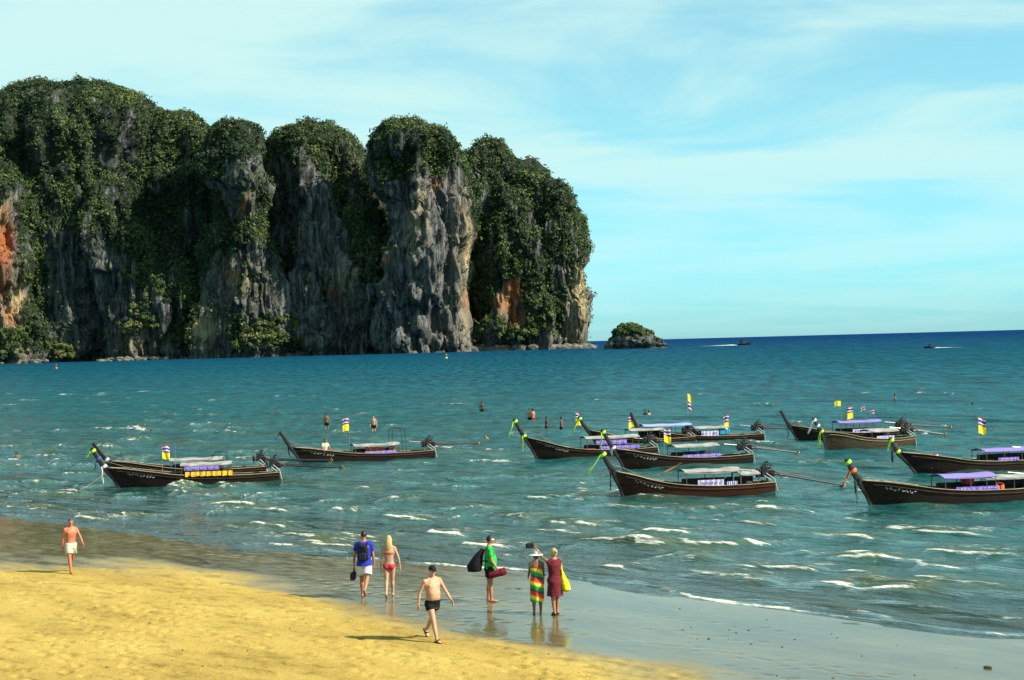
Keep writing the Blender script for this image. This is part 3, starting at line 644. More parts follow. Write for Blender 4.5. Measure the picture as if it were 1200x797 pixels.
def ribbon(mb, p0, length, width, drift, seed, m=0, n=9):
    """hanging wavy cloth strip with a little thickness"""
    rr = random.Random(seed); ph = rr.uniform(0, 6); vs = []
    for i in range(n):
        t = i / (n - 1); c = Vector(p0) + Vector((drift[0] * t + .05 * math.sin(ph + 5 * t) * t, drift[1] * t + .06 * math.cos(ph + 4 * t) * t, -length * t + drift[2] * t))
        w = width * (1 - .25 * t) * .5; tw = ph * .2 + 1.4 * t
        s_ = Vector((math.cos(tw) * w, math.sin(tw) * w, 0)); th = Vector((-math.sin(tw), math.cos(tw), 0)) * .006
        vs += [c - s_ - th, c + s_ - th, c + s_ + th, c - s_ + th]
    fs = []
    for i in range(n - 1):
        a = i * 4; b = a + 4; fs += [(a + k, a + (k + 1) % 4, b + (k + 1) % 4, b + k) for k in range(4)]
    fs += [(3, 2, 1, 0), tuple((n - 1) * 4 + k for k in range(4))]; mb.add(vs, fs, m)
def cloth_flag(parent, p, w, h, kind, seed, sgn=1, name='flag'):
    """waving flag beside a pole, stripes as separate bands of faces"""
    nx, nz = 8, 6; mb = MB(); rr = random.Random(seed); ph = rr.uniform(0, 6); sides = []
    for off in (-.005, .005):
        vs = []
        for j in range(nz + 1):
            for i in range(nx + 1):
                u, v = i / nx, j / nz; vs.append(Vector(p) + Vector((sgn * w * u * .96, off + .10 * w * math.sin(ph + 6 * u + 1.2 * v) * u ** .6, h * v - .22 * h * u * u + .03 * math.sin(ph + 5 * u))))
        sides.append(vs)
    bands = [0, 1, 2, 2, 1, 0] if kind == 'tri' else [0] * 6
    for k, vs in enumerate(sides):
        base = len(mb.v); mb.v += [tuple(v) for v in vs]
        for j in range(nz):
            for i in range(nx):
                a = base + j * (nx + 1) + i; f = (a, a + 1, a + nx + 2, a + nx + 1); mb.f.append(f if k else f[::-1]); mb.m.append(bands[j])
    mats = [M['flagred'], M['flagwhite'], M['flagblue']] if kind == 'tri' else [M[kind]]
    return mb.build(name, mats, parent)

def hull_sections(Lh, beam, rake, zj, freeb, inset=0.0, floor=None):
    us = [0, .04, .10, .2, .3, .4, .5, .6, .68, .76, .83, .89, .94, .975, 1.0]; rings = []
    for u in us:
        hb = beam / 2 * np.interp(u, [0, .15, .35, .55, .7, .82, .92, 1], [.66, .82, .96, 1, .90, .68, .36, .05])
        zs = np.interp(u, [0, .2, .45, .65, .8, .9, 1], [freeb * 1.05, freeb * .96, freeb, freeb * 1.22, freeb * 1.62, (freeb * 1.62 + zj) * .52, zj])
        zk = np.interp(u, [0, .1, .8, .93, 1], [-.12, -.30, -.32, -.26, -.10])
        hb = max(hb - inset, .012); zb = zk + inset if floor is None else max(zk + inset, floor)
        pr = [(0, zb), (.45, zb + .03), (.80, zb + .16), (.93, zb + (zs - zb) * .52), (1.0, zs)]
        bowf = float(sstep(.72, 1.0, np.array(u)))
        def pt(f, z, sgn): 
            sh = rake * max(z - .0, 0) / zj * bowf; k = f * (1 - .25 * bowf * (1 - (z - zb) / max(zs - zb, .01)))
            return (Lh * u + sh - inset * (1 if u > .9 else -1 if u < .05 else 0), sgn * hb * k, z)
        rings.append([pt(f, z, -1) for f, z in pr[::-1]] + [pt(f, z, 1) for f, z in pr[1:]])
    return us, rings

def longtail(label, bow, stern_px, delta=1.0, tip=None, junction=None, beam=1.55, freeb=.50, hull='hull', roofs=(), banners=(), ribbons=(), flags=(), engine=True, shaft=3.6, shaft_drop=.35, letters=True, extra=None, stern_col=None, frame=False, rail='rail', group='long-tail boats moored off the beach', tarpside=None, curtain=None, rope=None):
    B = ground(*bow); Sp = at_depth(stern_px, bow[1] - 4, B.y + delta); Sp = Vector((Sp.x, Sp.y, 0)); 
    ax = (B - Sp); ax.z = 0; Lh = ax.length; rz = math.atan2(ax.y, ax.x)
    sc = F / B.y; hz = yh(bow[0])
    def loc(px, py):                                  # picture place -> along the hull, height
        f = (px - stern_px) / (bow[0] - stern_px); x = f * Lh
        D = Sp.y + (B.y - Sp.y) * f; return x, CH + (yh(px) - py) * D / F
    t = empty('longtail_boat', (Sp.x, Sp.y, 0), rz); tag(t, label, 'boat', group)
    xt, zt = loc(*tip); xj, zj = loc(*junction); rake = xj - Lh
    us, rings = hull_sections(Lh, beam, rake, zj, freeb)
    _, inner = hull_sections(Lh, beam, rake, zj, freeb, .05, .10)
    mb = MB(); n = len(rings[0])
    for rg, flip in ((rings, False), (inner, True)):
        vs = [p for r in rg for p in r]; fs = []
        for i in range(len(rg) - 1):
            for j in range(n - 1):
                f = (i * n + j, i * n + j + 1, (i + 1) * n + j + 1, (i + 1) * n + j); fs.append(f[::-1] if flip else f)
        fs.append(tuple(range(n)) if not flip else tuple(range(n - 1, -1, -1)))
        fs.append(tuple((len(rg) - 1) * n + k for k in (range(n - 1, -1, -1) if not flip else range(n))))
        mb.add(vs, fs, 1 if flip else 0)
    # gunwale top between the two shells
    o2 = len(rings) * n; 
    for i in range(len(rings) - 1):
        for j in (0, n - 1):
            a, b = i * n + j, (i + 1) * n + j; mb.f.append((a, b, b + o2, a + o2)); mb.m.append(0)
    mb.build('hull', [M[hull], M['inner']], t)
    for sgn, j in ((-1, 0), (1, n - 1)):
        pts = [Vector(r[j]) + Vector((0, 0, .018)) for r in rings[:-1]]
        MB().tube(pts, [(.034, .020)] * len(pts), 6).build('gunwale_rail', M[rail], t)
        pts = [Vector(r[j]) * 1.0 + Vector((0, sgn * .012, -.13)) for r in rings[:-2]]
        MB().tube(pts, .018, 5).build('rubbing_strake', M['inner'] if hull != 'hull_pale' else M['rail'], t)
    # stem post rising to the tip
    mid = ((xj + xt) / 2 + .03, 0, (zj + zt) / 2)
    fore = (Lh - .02, 0, -.12)
    d = Vector((xt - xj, 0, zt - zj)).normalized()
    prow = MB().tube([fore, (Lh + rake * .45, 0, zj * .45), (xj, 0, zj - .04), mid, (xt, 0, zt)], [(.05, .07), (.055, .09), (.075, .14), (.070, .12), (.060, .10)], 8, up=(1, 0, 0)).tube([(xt, 0, zt), Vector((xt, 0, zt)) + d * .07 + Vector((.05, 0, 0))], [(.075, .12), (.05, .08)], 8, up=(1, 0, 0)).build('prow_post', M['prow'], t)
    for k, (where, colr, ln, dr) in enumerate(ribbons):
        f = {'tip': .93, 'mid': .5, 'base': .06}[where]; c = Vector((xj + (xt - xj) * f, 0, zj + (zt - zj) * f))
        w = MB(); w.tube([c - d * .07, c, c + d * .07], [(.085, .14), (.10, .155), (.085, .14)], 10, up=(1, 0, 0)).build('garland', M[colr], prow)
        if ln > 0:
            for q in range(2):
                r = MB(); ribbon(r, c + Vector((.10, (-.06, .05)[q], 0)), ln * (1, .8)[q], .13, dr, k * 5 + q + int(bow[0])); r.build('ribbon', M[colr], prow)
    MB().tube([(xj + (xt - xj) * .45, 0, zj + (zt - zj) * .45), (Lh * .97, .03, zj + .02), (Lh * .80, .12, freeb * 1.45), (Lh * .70, .2, freeb * 1.05)], .012, 5).build('bow_line', M['rope'], t)
    # floor boards and benches
    fb = MB()
    for k in range(6): fb.box((Lh * .45, (k - 2.5) * beam * .115, .135), (Lh * .62, beam * .105, .025))
    fb.build('floor_boards', M['inner'], t)
    for f in (.28, .46, .62, .78):
        hb = beam / 2 * np.interp(f, [.1, .35, .55, .7, .82], [.8, .93, .96, .88, .66]) - .05
        MB().box((Lh * f, 0, freeb * .72), (.24, hb * 2, .04), bev=.01).build('bench', M['rail' if f > .7 else 'inner'], t)
    # canopies
    for (x0p, x1p, yp, colr, sag) in roofs:
        xa, za = loc(x1p, yp); xb, _ = loc(x0p, yp); zr = max(za, freeb + .55); wd = beam * .86
        nx, ny = 14, 10; vs = []; rr = random.Random(int(x0p))
        for th in (0.0, .028):
            for i in range(nx + 1):
                for j in range(ny + 1):
                    u, v = i / nx, j / ny * 2 - 1
                    vs.append((xa + (xb - xa) * u, wd / 2 * v, zr + th - .11 * v * v + .02 * math.sin(u * math.pi * 4) * (1 - v * v) * sag - .05 * sag * math.sin(math.pi * u) * (1 + .4 * math.sin(9 * v + x0p))))
        n1 = (nx + 1) * (ny + 1); fs = []
        for i in range(nx):
            for j in range(ny):
                a = i * (ny + 1) + j; f = (a, a + 1, a + ny + 2, a + ny + 1); fs += [f, tuple(k + n1 for k in f[::-1])]
        for i in range(nx): 
            for j in (0, ny): a = i * (ny + 1) + j; b = a + ny + 1; fs.append((a, b, b + n1, a + n1))
        for j in range(ny):
            for i in (0, nx): a = i * (ny + 1) + j; fs.append((a, a + 1, a + 1 + n1, a + n1))
        MB().add(vs, fs).build('canopy_roof', M[colr], t)
        cnt = max(2, round(abs(xb - xa) / 1.1) + 1)
        for k in range(cnt):
            x = xa + .06 + (xb - xa - .12) * k / (cnt - 1)
            for sgn in (-1, 1):
                hb = beam / 2 * np.interp(x / Lh, [0, .35, .55, .7, .82], [.70, .93, .96, .88, .66]) - .06
                MB().tube([(x, sgn * hb, freeb * .5), (x, sgn * min(wd / 2 - .03, hb), zr - .11)], .020, 6).build('canopy_post', M['post'], t)
        # dark panel added to imitate the shade under the canopy, and stowed cushions
        xm, wl_ = (xa + xb) / 2, abs(xb - xa)
        MB().box((xm, -.30, freeb + .12), (wl_ * .92, .10, .34), bev=.03).build('canopy_shade_panel', M['dark'], t)
        for k in range(max(1, int(wl_ / .8))):
            cxx = min(xa, xb) + wl_ * (k + .5) / max(1, int(wl_ / .8)); MB().box((cxx + rr.uniform(-.1, .1), rr.uniform(-.05, .25), freeb * .85 + rr.uniform(0, .10)), (rr.uniform(.3, .6), .42, rr.uniform(.2, .34)), Matrix.Rotation(rr.uniform(-.15, .15), 3, 'Z'), bev=.06).build('cushion', M[rr.choice(['dark', 'seat', 'dark', 'bluecloth'])], t)
        for sgn in (-1, 1): MB().tube([(xa, sgn * (wd / 2 - .03), zr - .115), (xb, sgn * (wd / 2 - .03), zr - .115)], .018, 6).build('canopy_beam', M['post'], t)
    # side banners with worn lettering
    for bi, (x0p, x1p, y0p, y1p, colr) in enumerate(banners):
        xa, z1 = loc(x1p, y0p); xb, _ = loc(x0p, y0p); _, z0 = loc(x1p, y1p); side = 1    # the boat's bow points left, so +y faces the beach
        yb = beam / 2 * .93; z0 = max(z0, freeb * 1.04); z1 = max(z1, z0 + .16); nx = 24; vs = []
        for th in (0, .02):
            for i in range(nx + 1):
                for z in (z0, z1):
                    u = i / nx; vs.append((xa + (xb - xa) * u, yb + th + .015 * math.sin(u * 31 + bi) + (.05 if z == z0 else 0) * (1 if colr == 'yellow' else 0) + (.035 * math.sin(u * 95) if colr == 'yellow' else 0), z - (.02 * math.sin(u * 40) if z == z0 and colr == 'yellow' else 0)))
        k2 = (nx + 1) * 2; fs = []
        for i in range(nx):
            a = i * 2; f = (a, a + 1, a + 3, a + 2); fs += [f, tuple(q + k2 for q in f[::-1]), (a, a + 2, a + 2 + k2, a + k2), (a + 1, a + 3, a + 3 + k2, a + 1 + k2)]
        fs += [(0, 1, 1 + k2, k2), (nx * 2, nx * 2 + 1, nx * 2 + 1 + k2, nx * 2 + k2)]
        bo = MB().add(vs, fs).build('side_curtain' if colr == 'yellow' else 'side_banner', M[colr], t)
        if colr in ('banner', 'banner_white'):
            le = MB(); rr = random.Random(int(x0p) + bi); x = min(xa, xb) + .12; xe = max(xa, xb) - .12; hz_ = (z1 - z0)
            while x < xe:
                w = rr.uniform(.05, .11); hh = hz_ * rr.uniform(.25, .42); zc = z0 + hz_ * .52
                if rr.random() < .85:
                    le.box((x, yb + .040, zc), (w * .25, .012, hh)); le.box((x + w * .35, yb + .040, zc + hh * .4), (w * .6, .012, hh * .22))
                    if rr.random() < .5: le.box((x + w * .6, yb + .041, zc - hh * .1), (w * .25, .012, hh * .8))
                x += w * 1.5
            le.build('lettering', M['paint'] if colr == 'banner' else M['banner'], bo, smooth=False)['kind'] = 'stuff'
    # painted name on the bow quarter
    if letters:
        le = MB(); rr = random.Random(int(bow[0]) + 3)
        def side_pt(x, dz):
            u = x / Lh; i = max(0, min(len(us) - 2, int(np.searchsorted(us, u) - 1))); f = (u - us[i]) / (us[i + 1] - us[i])
            top = Vector(rings[i][n - 1]).lerp(Vector(rings[i + 1][n - 1]), f); low = Vector(rings[i][n - 2]).lerp(Vector(rings[i + 1][n - 2]), f)
            k = max(0, min(1, dz / max((top.z - low.z), .01))); return top.lerp(low, k), (rings[i + 1][n - 1][1] - rings[i][n - 1][1]) / (rings[i + 1][n - 1][0] - rings[i][n - 1][0])
        x = Lh * .90
        while x > Lh * .77:
            w = rr.uniform(.06, .10)
            for k in range(rr.randint(2, 3)):
                q, sl = side_pt(x - w * .4 * k, .20 + .10 * rr.random()); rot = Matrix.Rotation(math.atan(sl), 3, 'Z') @ Matrix.Rotation(rr.choice([0, .5, 1.57, 1.2]), 3, 'Y')
                le.box(q + Vector((0, .022, 0)), (.075, .012, .016), rot)
            x -= w * 1.7
        le.build('painted_name', M['paint'], t, smooth=False)['kind'] = 'stuff'
    # engine on its pivot with the long propeller shaft
    if engine:
        ex, ez = .22, freeb + .42
        MB().box((ex, 0, freeb + .02), (.22, beam * .66, .10), bev=.015).tube([(ex, 0, freeb * .4), (ex, 0, ez - .16)], .045, 8).build('engine_mount', M['post'], t)
        e = MB(); e.box((ex, 0, ez), (.62, .36, .34), bev=.04).box((ex + .06, 0, ez + .24), (.44, .28, .16), bev=.03).box((ex + .40, 0, ez + .02), (.10, .44, .42), bev=.03)
        for k in range(4): e.tube([(ex - .16 + k * .13, .10, ez + .30), (ex - .16 + k * .13, .10, ez + .40)], .035, 8)
        e.tube([(ex + .05, -.10, ez + .28), (ex + .05, -.10, ez + .46), (ex - .10, -.10, ez + .50)], .05, 8)
        en = e.build('engine', M['iron'], t)
        MB().tube([(ex + .46, 0, ez), (ex + .50, 0, ez)], .19, 16).tube([(ex + .45, .14, ez + .16), (ex + .49, .14, ez + .16)], .09, 12).build('flywheel', M['rust'], en)
        MB().tube([(ex - .1, .19, ez + .1), (ex - .2, .27, ez + .12), (ex - .45, .28, ez - .02), (ex - .6, .26, ez - .2)], .035, 8).build('exhaust_pipe', M['rust'], en)
        MB().tube([(ex + .2, .20, ez - .1), (ex - .05, .34, ez - .30), (ex - .22, .34, .1), (ex - .26, .32, -.12)], .024, 6).tube([(ex + .1, .2, ez), (ex - .22, .38, ez - .25), (ex - .36, .36, .05), (ex - .38, .34, -.12)], .024, 6).build('cooling_hose', M['hose'], en)
        tl = MB().tube([(ex + .5, .1, ez + .12), (ex + 1.35, .1, ez + .22)], .022, 6).build('steering_handle', M['steel'], t)
        x1, z1_ = -shaft, ez - .05 - shaft_drop
        sh = MB().tube([(ex - .3, 0, ez - .05), (ex - .9, 0, ez - .05 - shaft_drop * .15), (x1, 0, z1_)], [.06, .052, .042], 8).tube([(ex - .5, 0, ez + .02), (x1 * .55, 0, ez - shaft_drop * .45)], .016, 6).build('tail_shaft', M['iron'], t)
        p = MB(); p.tube([(x1 + .05, 0, z1_), (x1 - .12, 0, z1_ - .01)], [.05, .03], 8)
        for k in range(3):
            a = k * 2.094 + .4; p.box((x1 - .02, math.cos(a) * .10, z1_ + math.sin(a) * .10), (.03, .18, .08), Matrix.Rotation(a, 3, 'X') @ Matrix.Rotation(.5, 3, 'Y'), bev=.01)
        p.box((x1 + .10, 0, z1_ - .12), (.14, .02, .20), bev=.008); p.build('propeller', M['brass'], sh)
    if frame:                                        # bent pipe frame over the stern
        xa, za = loc(*frame[0]); xb, _ = loc(*frame[1])
        for sgn in (-1, 1): MB().tube([(xa, sgn * .5, freeb), (xa + .1, sgn * .48, za - .12), (xa + .22, sgn * .45, za), (xb - .1, sgn * .45, za - .02), (xb, sgn * .48, za - .16), (xb + .1, sgn * .5, freeb)], .016, 6).build('pipe_frame', M['iron'], t)
        MB().tube([(xa + .22, -.45, za), (xa + .22, .45, za)], .016, 6).build('pipe_frame', M['iron'], t)
    for fi, (px, ytop, kinds, w, h) in enumerate(flags):
        x, z1 = loc(px, ytop); inb = x < Lh
        zb = freeb * .6 if inb else zj; yb = (.3 if inb else 0)
        if not inb: x0 = xj + (xt - xj) * .3; zb = zj + (zt - zj) * .3
        else: x0 = x
        po = MB().tube([(x0, yb, zb), (x, yb, z1 + .04)], .014, 6).build('flagpole', M['steel'], t)
        z = z1
        for k, kd in enumerate(kinds):
            z -= h; cloth_flag(po, (x, yb, z), w, h * .92, kd, fi * 7 + k + int(px), -1 if (fi + int(px)) % 3 else 1)
    if rope:
        r0 = Vector((xj - .05, 0, zj - .25)); g = ground(*rope); Mi = (Matrix.Translation(t.location) @ Matrix.Rotation(rz, 4, 'Z')).inverted(); g = Mi @ Vector((g.x, g.y, -.05))
        pts = [r0.lerp(g, k / 8) - Vector((0, 0, .35 * math.sin(math.pi * k / 8))) for k in range(9)]
        MB().tube(pts, .014, 5).build('mooring_rope', M['rope'], t)
    if extra: extra(t, loc, Lh, beam, freeb)
    bpy.context.view_layer.update()
    return t, loc

def jackets(t, loc, items, label, yoff=.35):
    labels = label if isinstance(label, list) else [label] * len(items)
    """orange life jackets hung under a canopy, each lifted out on its own"""
    Mw = Matrix.Translation(t.location) @ Matrix.Rotation(t.rotation_euler.z, 4, 'Z')
    for k, (px, py) in enumerate(items):
        x, z = loc(px, py); p = Mw @ Vector((x, yoff, z))
        e = empty('life_jacket', p, t.rotation_euler.z); tag(e, labels[k], 'life jacket', 'life jackets')
        for sgn in (-1, 1): MB().box((sgn * .095, 0, 0), (.17, .09, .40), Matrix.Rotation(sgn * .08, 3, 'Y'), bev=.03).build('front_panel', M['orange'], e)
        MB().tube([(-.16, 0, .18), (-.14, -.02, .27), (0, -.06, .31), (.14, -.02, .27), (.16, 0, .18)], .035, 8).build('collar', M['orange'], e)
        MB().box((0, .05, -.05), (.30, .012, .035)).build('belt', M['dark'], e)

def red_box(t, loc, Lh, beam, fb): pass

b1b, _ = longtail('dark long-tail boat moored close behind the one with the golden curtain', (147, 563.5), 312, 1.0, tip=(112, 521), junction=(127, 540), roofs=[(200, 262, 535, 'tarp_white', 1.)], frame=((268, 529), (250, 529)), ribbons=[('base', 'whitecloth', 0, (0, 0, 0))], engine=True, shaft=3.6, shaft_drop=.15)
b1, l1 = longtail('dark long-tail boat with a golden yellow curtain along its side', (141, 572), 328, 1.2, tip=(110, 527), junction=(124, 548), roofs=[(212, 272, 540.5, 'tarp_white', .6)], banners=[(217, 257, 544, 549, 'banner'), (218, 273, 550, 558, 'yellow')],
     ribbons=[('tip', 'lime', .5, (.25, 0, .1)), ('base', 'whitecloth', .9, (0, 0, 0)), ('mid', 'bluecloth', .6, (.1, 0, 0))], flags=[(191, 521, ('tri', 'flagyellow'), .40, .36), (206, 521, ('bluecloth',), .10, .25)], rope=(60, 578), shaft=3.3, shaft_drop=.25)
b2, l2 = longtail('long-tail boat with pale gunwales carrying orange life jackets', (354.5, 544), 508, 2.5, tip=(331, 507), junction=(342, 524), freeb=.46, hull='hull', roofs=[(412, 466, 518, 'tarp_white', 1.3)], banners=[(424, 460, 528, 533, 'banner')],
     ribbons=[('tip', 'darkcloth', .35, (.3, 0, .1)), ('base', 'darkcloth', .7, (0, 0, 0))], flags=[(408, 488, ('tri', 'flagyellow'), .40, .42)], frame=((474, 501), (458, 501)), shaft=2.9, shaft_drop=.05)
jackets(b2, l2, [(430, 527), (437, 527), (444, 527.5), (457, 528)], ['orange life jacket hanging nearest the bow under a white canopy', 'orange life jacket hanging second in the row under a white canopy', 'orange life jacket hanging third in the row under a white canopy', 'orange life jacket hanging apart from three others, towards the engine'])
b4, l4 = longtail('long-tail boat with pale blue canopy moored furthest out beside tall flags', (757, 521), 893, 1.5, tip=(741, 485), junction=(748, 501), freeb=.42, roofs=[(752, 808, 495.5, 'tarp_blue', .8), (811, 851, 498.5, 'tarp_white', .8)], banners=[(818, 838, 504, 509.5, 'banner_white')],
     ribbons=[('base', 'darkcloth', .3, (0, 0, 0))], flags=[(744, 486, ('tri', 'flagyellow'), .40, .40), (805, 461, ('flagyellow', 'tri'), .30, .55), (853, 485, ('tri', 'flagyellow'), .40, .48)], letters=False, shaft=2.4, shaft_drop=.1,
     extra=lambda t, loc, Lh, beam, fb: MB().box((loc(846, 505)[0], .3, fb + .25), (.7, .5, .38), bev=.05).build('storage_crate', M['cyan'], t))
b3b, l3b = longtail('long-tail boat hidden behind its neighbour with a yellow pennant on the prow', (701, 524), 812, 1.5, tip=(680, 490), junction=(690, 504), freeb=.42, roofs=[(735, 775, 501, 'tarp_white', .6)], ribbons=[('tip', 'lime', .9, (.35, 0, 0))], flags=[(676, 483, ('tri', 'flagyellow'), .38, .42)], letters=False, shaft=.8)
b3, l3 = longtail('dark long-tail boat with lime ribbons and low white canopy', (631, 539.5), 768, 1.8, tip=(605, 492.5), junction=(616, 512), freeb=.47, roofs=[(683, 746, 509, 'tarp_white', .8)], banners=[(694, 730, 514, 519, 'banner'), (700, 745, 520, 524, 'banner')],
     ribbons=[('tip', 'lime', .9, (.3, 0, 0)), ('base', 'lime', .9, (0, 0, 0)), ('mid', 'darkcloth', 0, (0, 0, 0))], shaft=.9, shaft_drop=.0)
b5, l5 = longtail('dark long-tail boat with grey canopy between two others', (732, 550), 879, 2.0, tip=(708, 505), junction=(720.5, 526), freeb=.48, roofs=[(786, 838, 519, 'tarp_white', .8)], banners=[(794, 838, 530, 535, 'banner')],
     ribbons=[('tip', 'lime', .9, (.05, 0, 0)), ('base', 'whitecloth', .5, (0, 0, 0))], flags=[(776, 501, ('tri', 'flagyellow'), .40, .40)], shaft=2.9, shaft_drop=.4)
b6, l6 = longtail('red-brown long-tail boat with lime streamer and pink prow band', (732, 585), 905, 1.2, tip=(708, 531), junction=(720, 552), freeb=.47, hull='hull_red', roofs=[(798, 864, 547.5, 'tarp_white', 1.2), (862, 886, 553, 'tarp_white', 1.)], banners=[(812, 842, 560, 567, 'banner_white'), (846, 858, 562, 567.5, 'banner_white')],
     ribbons=[('tip', 'lime', .95, (.55, 0, .1)), ('base', 'pink', 0, (0, 0, 0)), ('base', 'darkcloth', .9, (0, 0, 0))], shaft=3.35, shaft_drop=.65,
     extra=lambda t, loc, Lh, beam, fb: (lambda r: r.build('orange_pennant', M['orange'], t))((lambda m: (ribbon(m, (loc(797, 537)[0], .2, 1.5), .35, .2, (.7, 0, 0), 5), m)[1])(MB())))
b7, l7 = longtail('dark long-tail boat with lilac canopy under yellow and striped flags', (935, 517), 1062, 1.5, tip=(917, 482.5), junction=(926, 498.5), freeb=.42, roofs=[(979, 1029, 491.5, 'tarp_violet', .7)], banners=[(994, 1030, 501, 505, 'banner_white')], ribbons=[('base', 'orange', 0, (0, 0, 0)), ('base', 'darkcloth', .9, (0, 0, 0))],
     flags=[(984, 469, ('flagyellow',), .45, .36), (998, 475, ('tri', 'flagyellow'), .45, .42), (1012, 475, ('tri',), .30, .34), (1023, 479, ('tri',), .30, .34)], letters=False, shaft=3.2, shaft_drop=.25)
b8, l8 = longtail('pale weathered long-tail boat with white wrapped prow', (968.5, 529), 1068, 2.0, tip=(955, 491.5), junction=(964, 506.5), freeb=.62, beam=1.5, hull='hull_pale', roofs=[(1014, 1047, 502, 'tarp_white', .8)], banners=[(1020, 1040, 511, 517, 'banner_white')], ribbons=[('tip', 'whitecloth', .8, (.3, 0, 0)), ('mid', 'whitecloth', 0, (0, 0, 0)), ('base', 'lime', 1.0, (.1, 0, 0))], letters=False, shaft=2.4, shaft_drop=.35)
b9, l9 = longtail('dark long-tail boat with lilac canopy and yellow garland flag at the bow', (1076, 556.5), 1218, 1.8, tip=(1046, 515), junction=(1054, 530), freeb=.52, roofs=[(1146, 1212, 523, 'tarp_violet', .7)], banners=[(1160, 1184, 535, 541, 'banner')], ribbons=[('tip', 'lime', .5, (.1, 0, 0)), ('base', 'lime', 0, (0, 0, 0)), ('mid', 'darkcloth', .8, (0, 0, 0))],
     flags=[(1088, 530, ('tri', 'flagyellow'), .42, .36), (1143, 488, ('tri', 'flagyellow'), .42, .42)], letters=False, shaft=2.5)
b10, l10 = longtail('long-tail boat with violet canopy and orange ribbons on its prow', (1022, 593.5), 1222, 1.2, tip=(995, 540), junction=(1008, 563), freeb=.52, roofs=[(1098, 1160, 553.5, 'tarp_violet', .6), (1146, 1215, 561, 'tarp_white', 1.2)], banners=[(1111, 1160, 568, 574, 'banner')],
     ribbons=[('tip', 'lime', 0, (0, 0, 0)), ('mid', 'orange', .75, (.35, 0, .1)), ('base', 'pink', 0, (0, 0, 0)), ('base', 'darkcloth', 1.0, (0, 0, 0))], shaft=2.5,
     extra=lambda t, loc, Lh, beam, fb: MB().box((loc(1132, 565)[0], .1, fb + .42), (.42, .5, .40), bev=.05).build('red_cooler', M['seat'], t))
jackets(b10, l10, [(1164, 573)], 'orange life jacket at the end of the violet banner on a boat', .55)

# far boats under way with their wakes
M['spray'] = pmat('white_wake_foam', (0.51, 0.524, 0.51), (.35, .5, .55), 1.5, .8)
def far_boat(label, px, py, length, wake_dir):
    B = ground(px, py); t = empty('motor_boat', (B.x, B.y, 0), 0 if wake_dir < 0 else math.pi); tag(t, label, 'boat', 'motor boats far out')
    us, rings = hull_sections(length, length * .24, length * .08, length * .16, length * .085); n = len(rings[0]); vs = [(p[0] - length / 2, p[1], p[2]) for r in rings for p in r]
    fs = [(i * n + j, i * n + j + 1, (i + 1) * n + j + 1, (i + 1) * n + j) for i in range(len(rings) - 1) for j in range(n - 1)] + [tuple(range(n)), tuple((len(rings) - 1) * n + k for k in range(n))]
    for i in range(len(rings) - 1): fs.append((i * n, i * n + n - 1, (i + 1) * n + n - 1, (i + 1) * n))
    MB().add(vs, fs).build('hull', M['hull'], t)
    MB().stack([(length * .08, 0, 0, length * .16, length * .08), (length * .30, 0, 0, length * .13, length * .07), (length * .32, 0, 0, length * .15, length * .09), (length * .335, 0, 0, length * .14, length * .08)], 10, pw=4).build('cabin', M['dark'], t)
    w = MB(); n = 14; vs = []; rr = random.Random(int(px))
    for i in range(n):
        f = i / (n - 1); x = wake_dir * (length * .35 + f * length * 2.4) * 1.0; h = length * .05 * (1 - f) ** 1.5 + .02; wd = length * (.12 + .2 * f)
        vs += [(x, -wd, .02), (x, -wd * .4, h * rr.uniform(.7, 1.2)), (x, wd * .4, h * rr.uniform(.7, 1.2)), (x, wd, .02)]
    w.add(vs, [(i * 4 + j, i * 4 + j + 1, i * 4 + j + 5, i * 4 + j + 4) for i in range(n - 1) for j in range(3)])
    k = w.build('wake_foam', M['spray']); k.location = (B.x, B.y, .05); tag(k, 'white wake trailing behind a boat far out at sea', 'wake', kind='stuff')
far_boat('small dark boat with a white wake near the horizon beyond the islet', 870, 404.5, 13, -1)
far_boat('small dark boat crossing the open sea with its wake behind', 1090, 408, 5.0, 1)
def buoy(label, px, py, r, colr):
    B = ground(px, py); t = empty('buoy', (B.x, B.y, 0)); tag(t, label, 'buoy')
    MB().stack([(-.3 * r, 0, 0, r * .6, r * .6), (.1 * r, 0, 0, r, r), (.5 * r, 0, 0, r * .95, r * .95), (1.2 * r, 0, 0, r * .4, r * .4)], 12).build('float', M[colr], t)
    MB().stack([(1.2 * r, 0, 0, r * .18, r * .18), (2.6 * r, 0, 0, r * .14, r * .14)], 8).build('mast', M['dark'], t)
    MB().stack([(2.5 * r, 0, 0, r * .12, r * .12), (2.75 * r, 0, 0, r * .5, r * .5), (3.3 * r, 0, 0, r * .1, r * .1)], 8).build('top_mark', M[colr], t)
buoy('yellow buoy floating off the foot of the great rock tower', 523, 420, .65, 'flagyellow')
buoy('orange buoy floating off the orange-stained end of the cliffs', 66, 432, .65, 'orange')

# ================================================================== PEOPLE
def skin_mat(name, c):
    return pmat(name, c, tuple(k * .82 for k in c), 9, .55, 0, .3)
SK = {'tan': skin_mat('tanned_skin', (.33, .140, .070)), 'fair': skin_mat('fair_skin', (.42, .225, .130)), 'brown': skin_mat('brown_skin', (.20, .095, .050)), 'dark': skin_mat('shaded_brown_skin', (.10, .048, .028)), 'red': skin_mat('sunburnt_skin', (.38, .125, .062))}
CL = {k: pmat('cloth_' + k, tuple(v * .72 for v in c), None, 13, .85, .8, .15, bdist=.03) for k, c in dict(blue=(.025, .045, .42), cream=(.66, .60, .46), white=(.74, .73, .68), black=(.012, .012, .014), red=(.55, .05, .07), green=(.03, .52, .08), maroon=(.16, .02, .03), yellow=(.78, .72, .02), purple=(.06, .02, .06), khaki=(.62, .58, .42), darkred=(.22, .02, .025), navy=(.02, .02, .05)).items()}
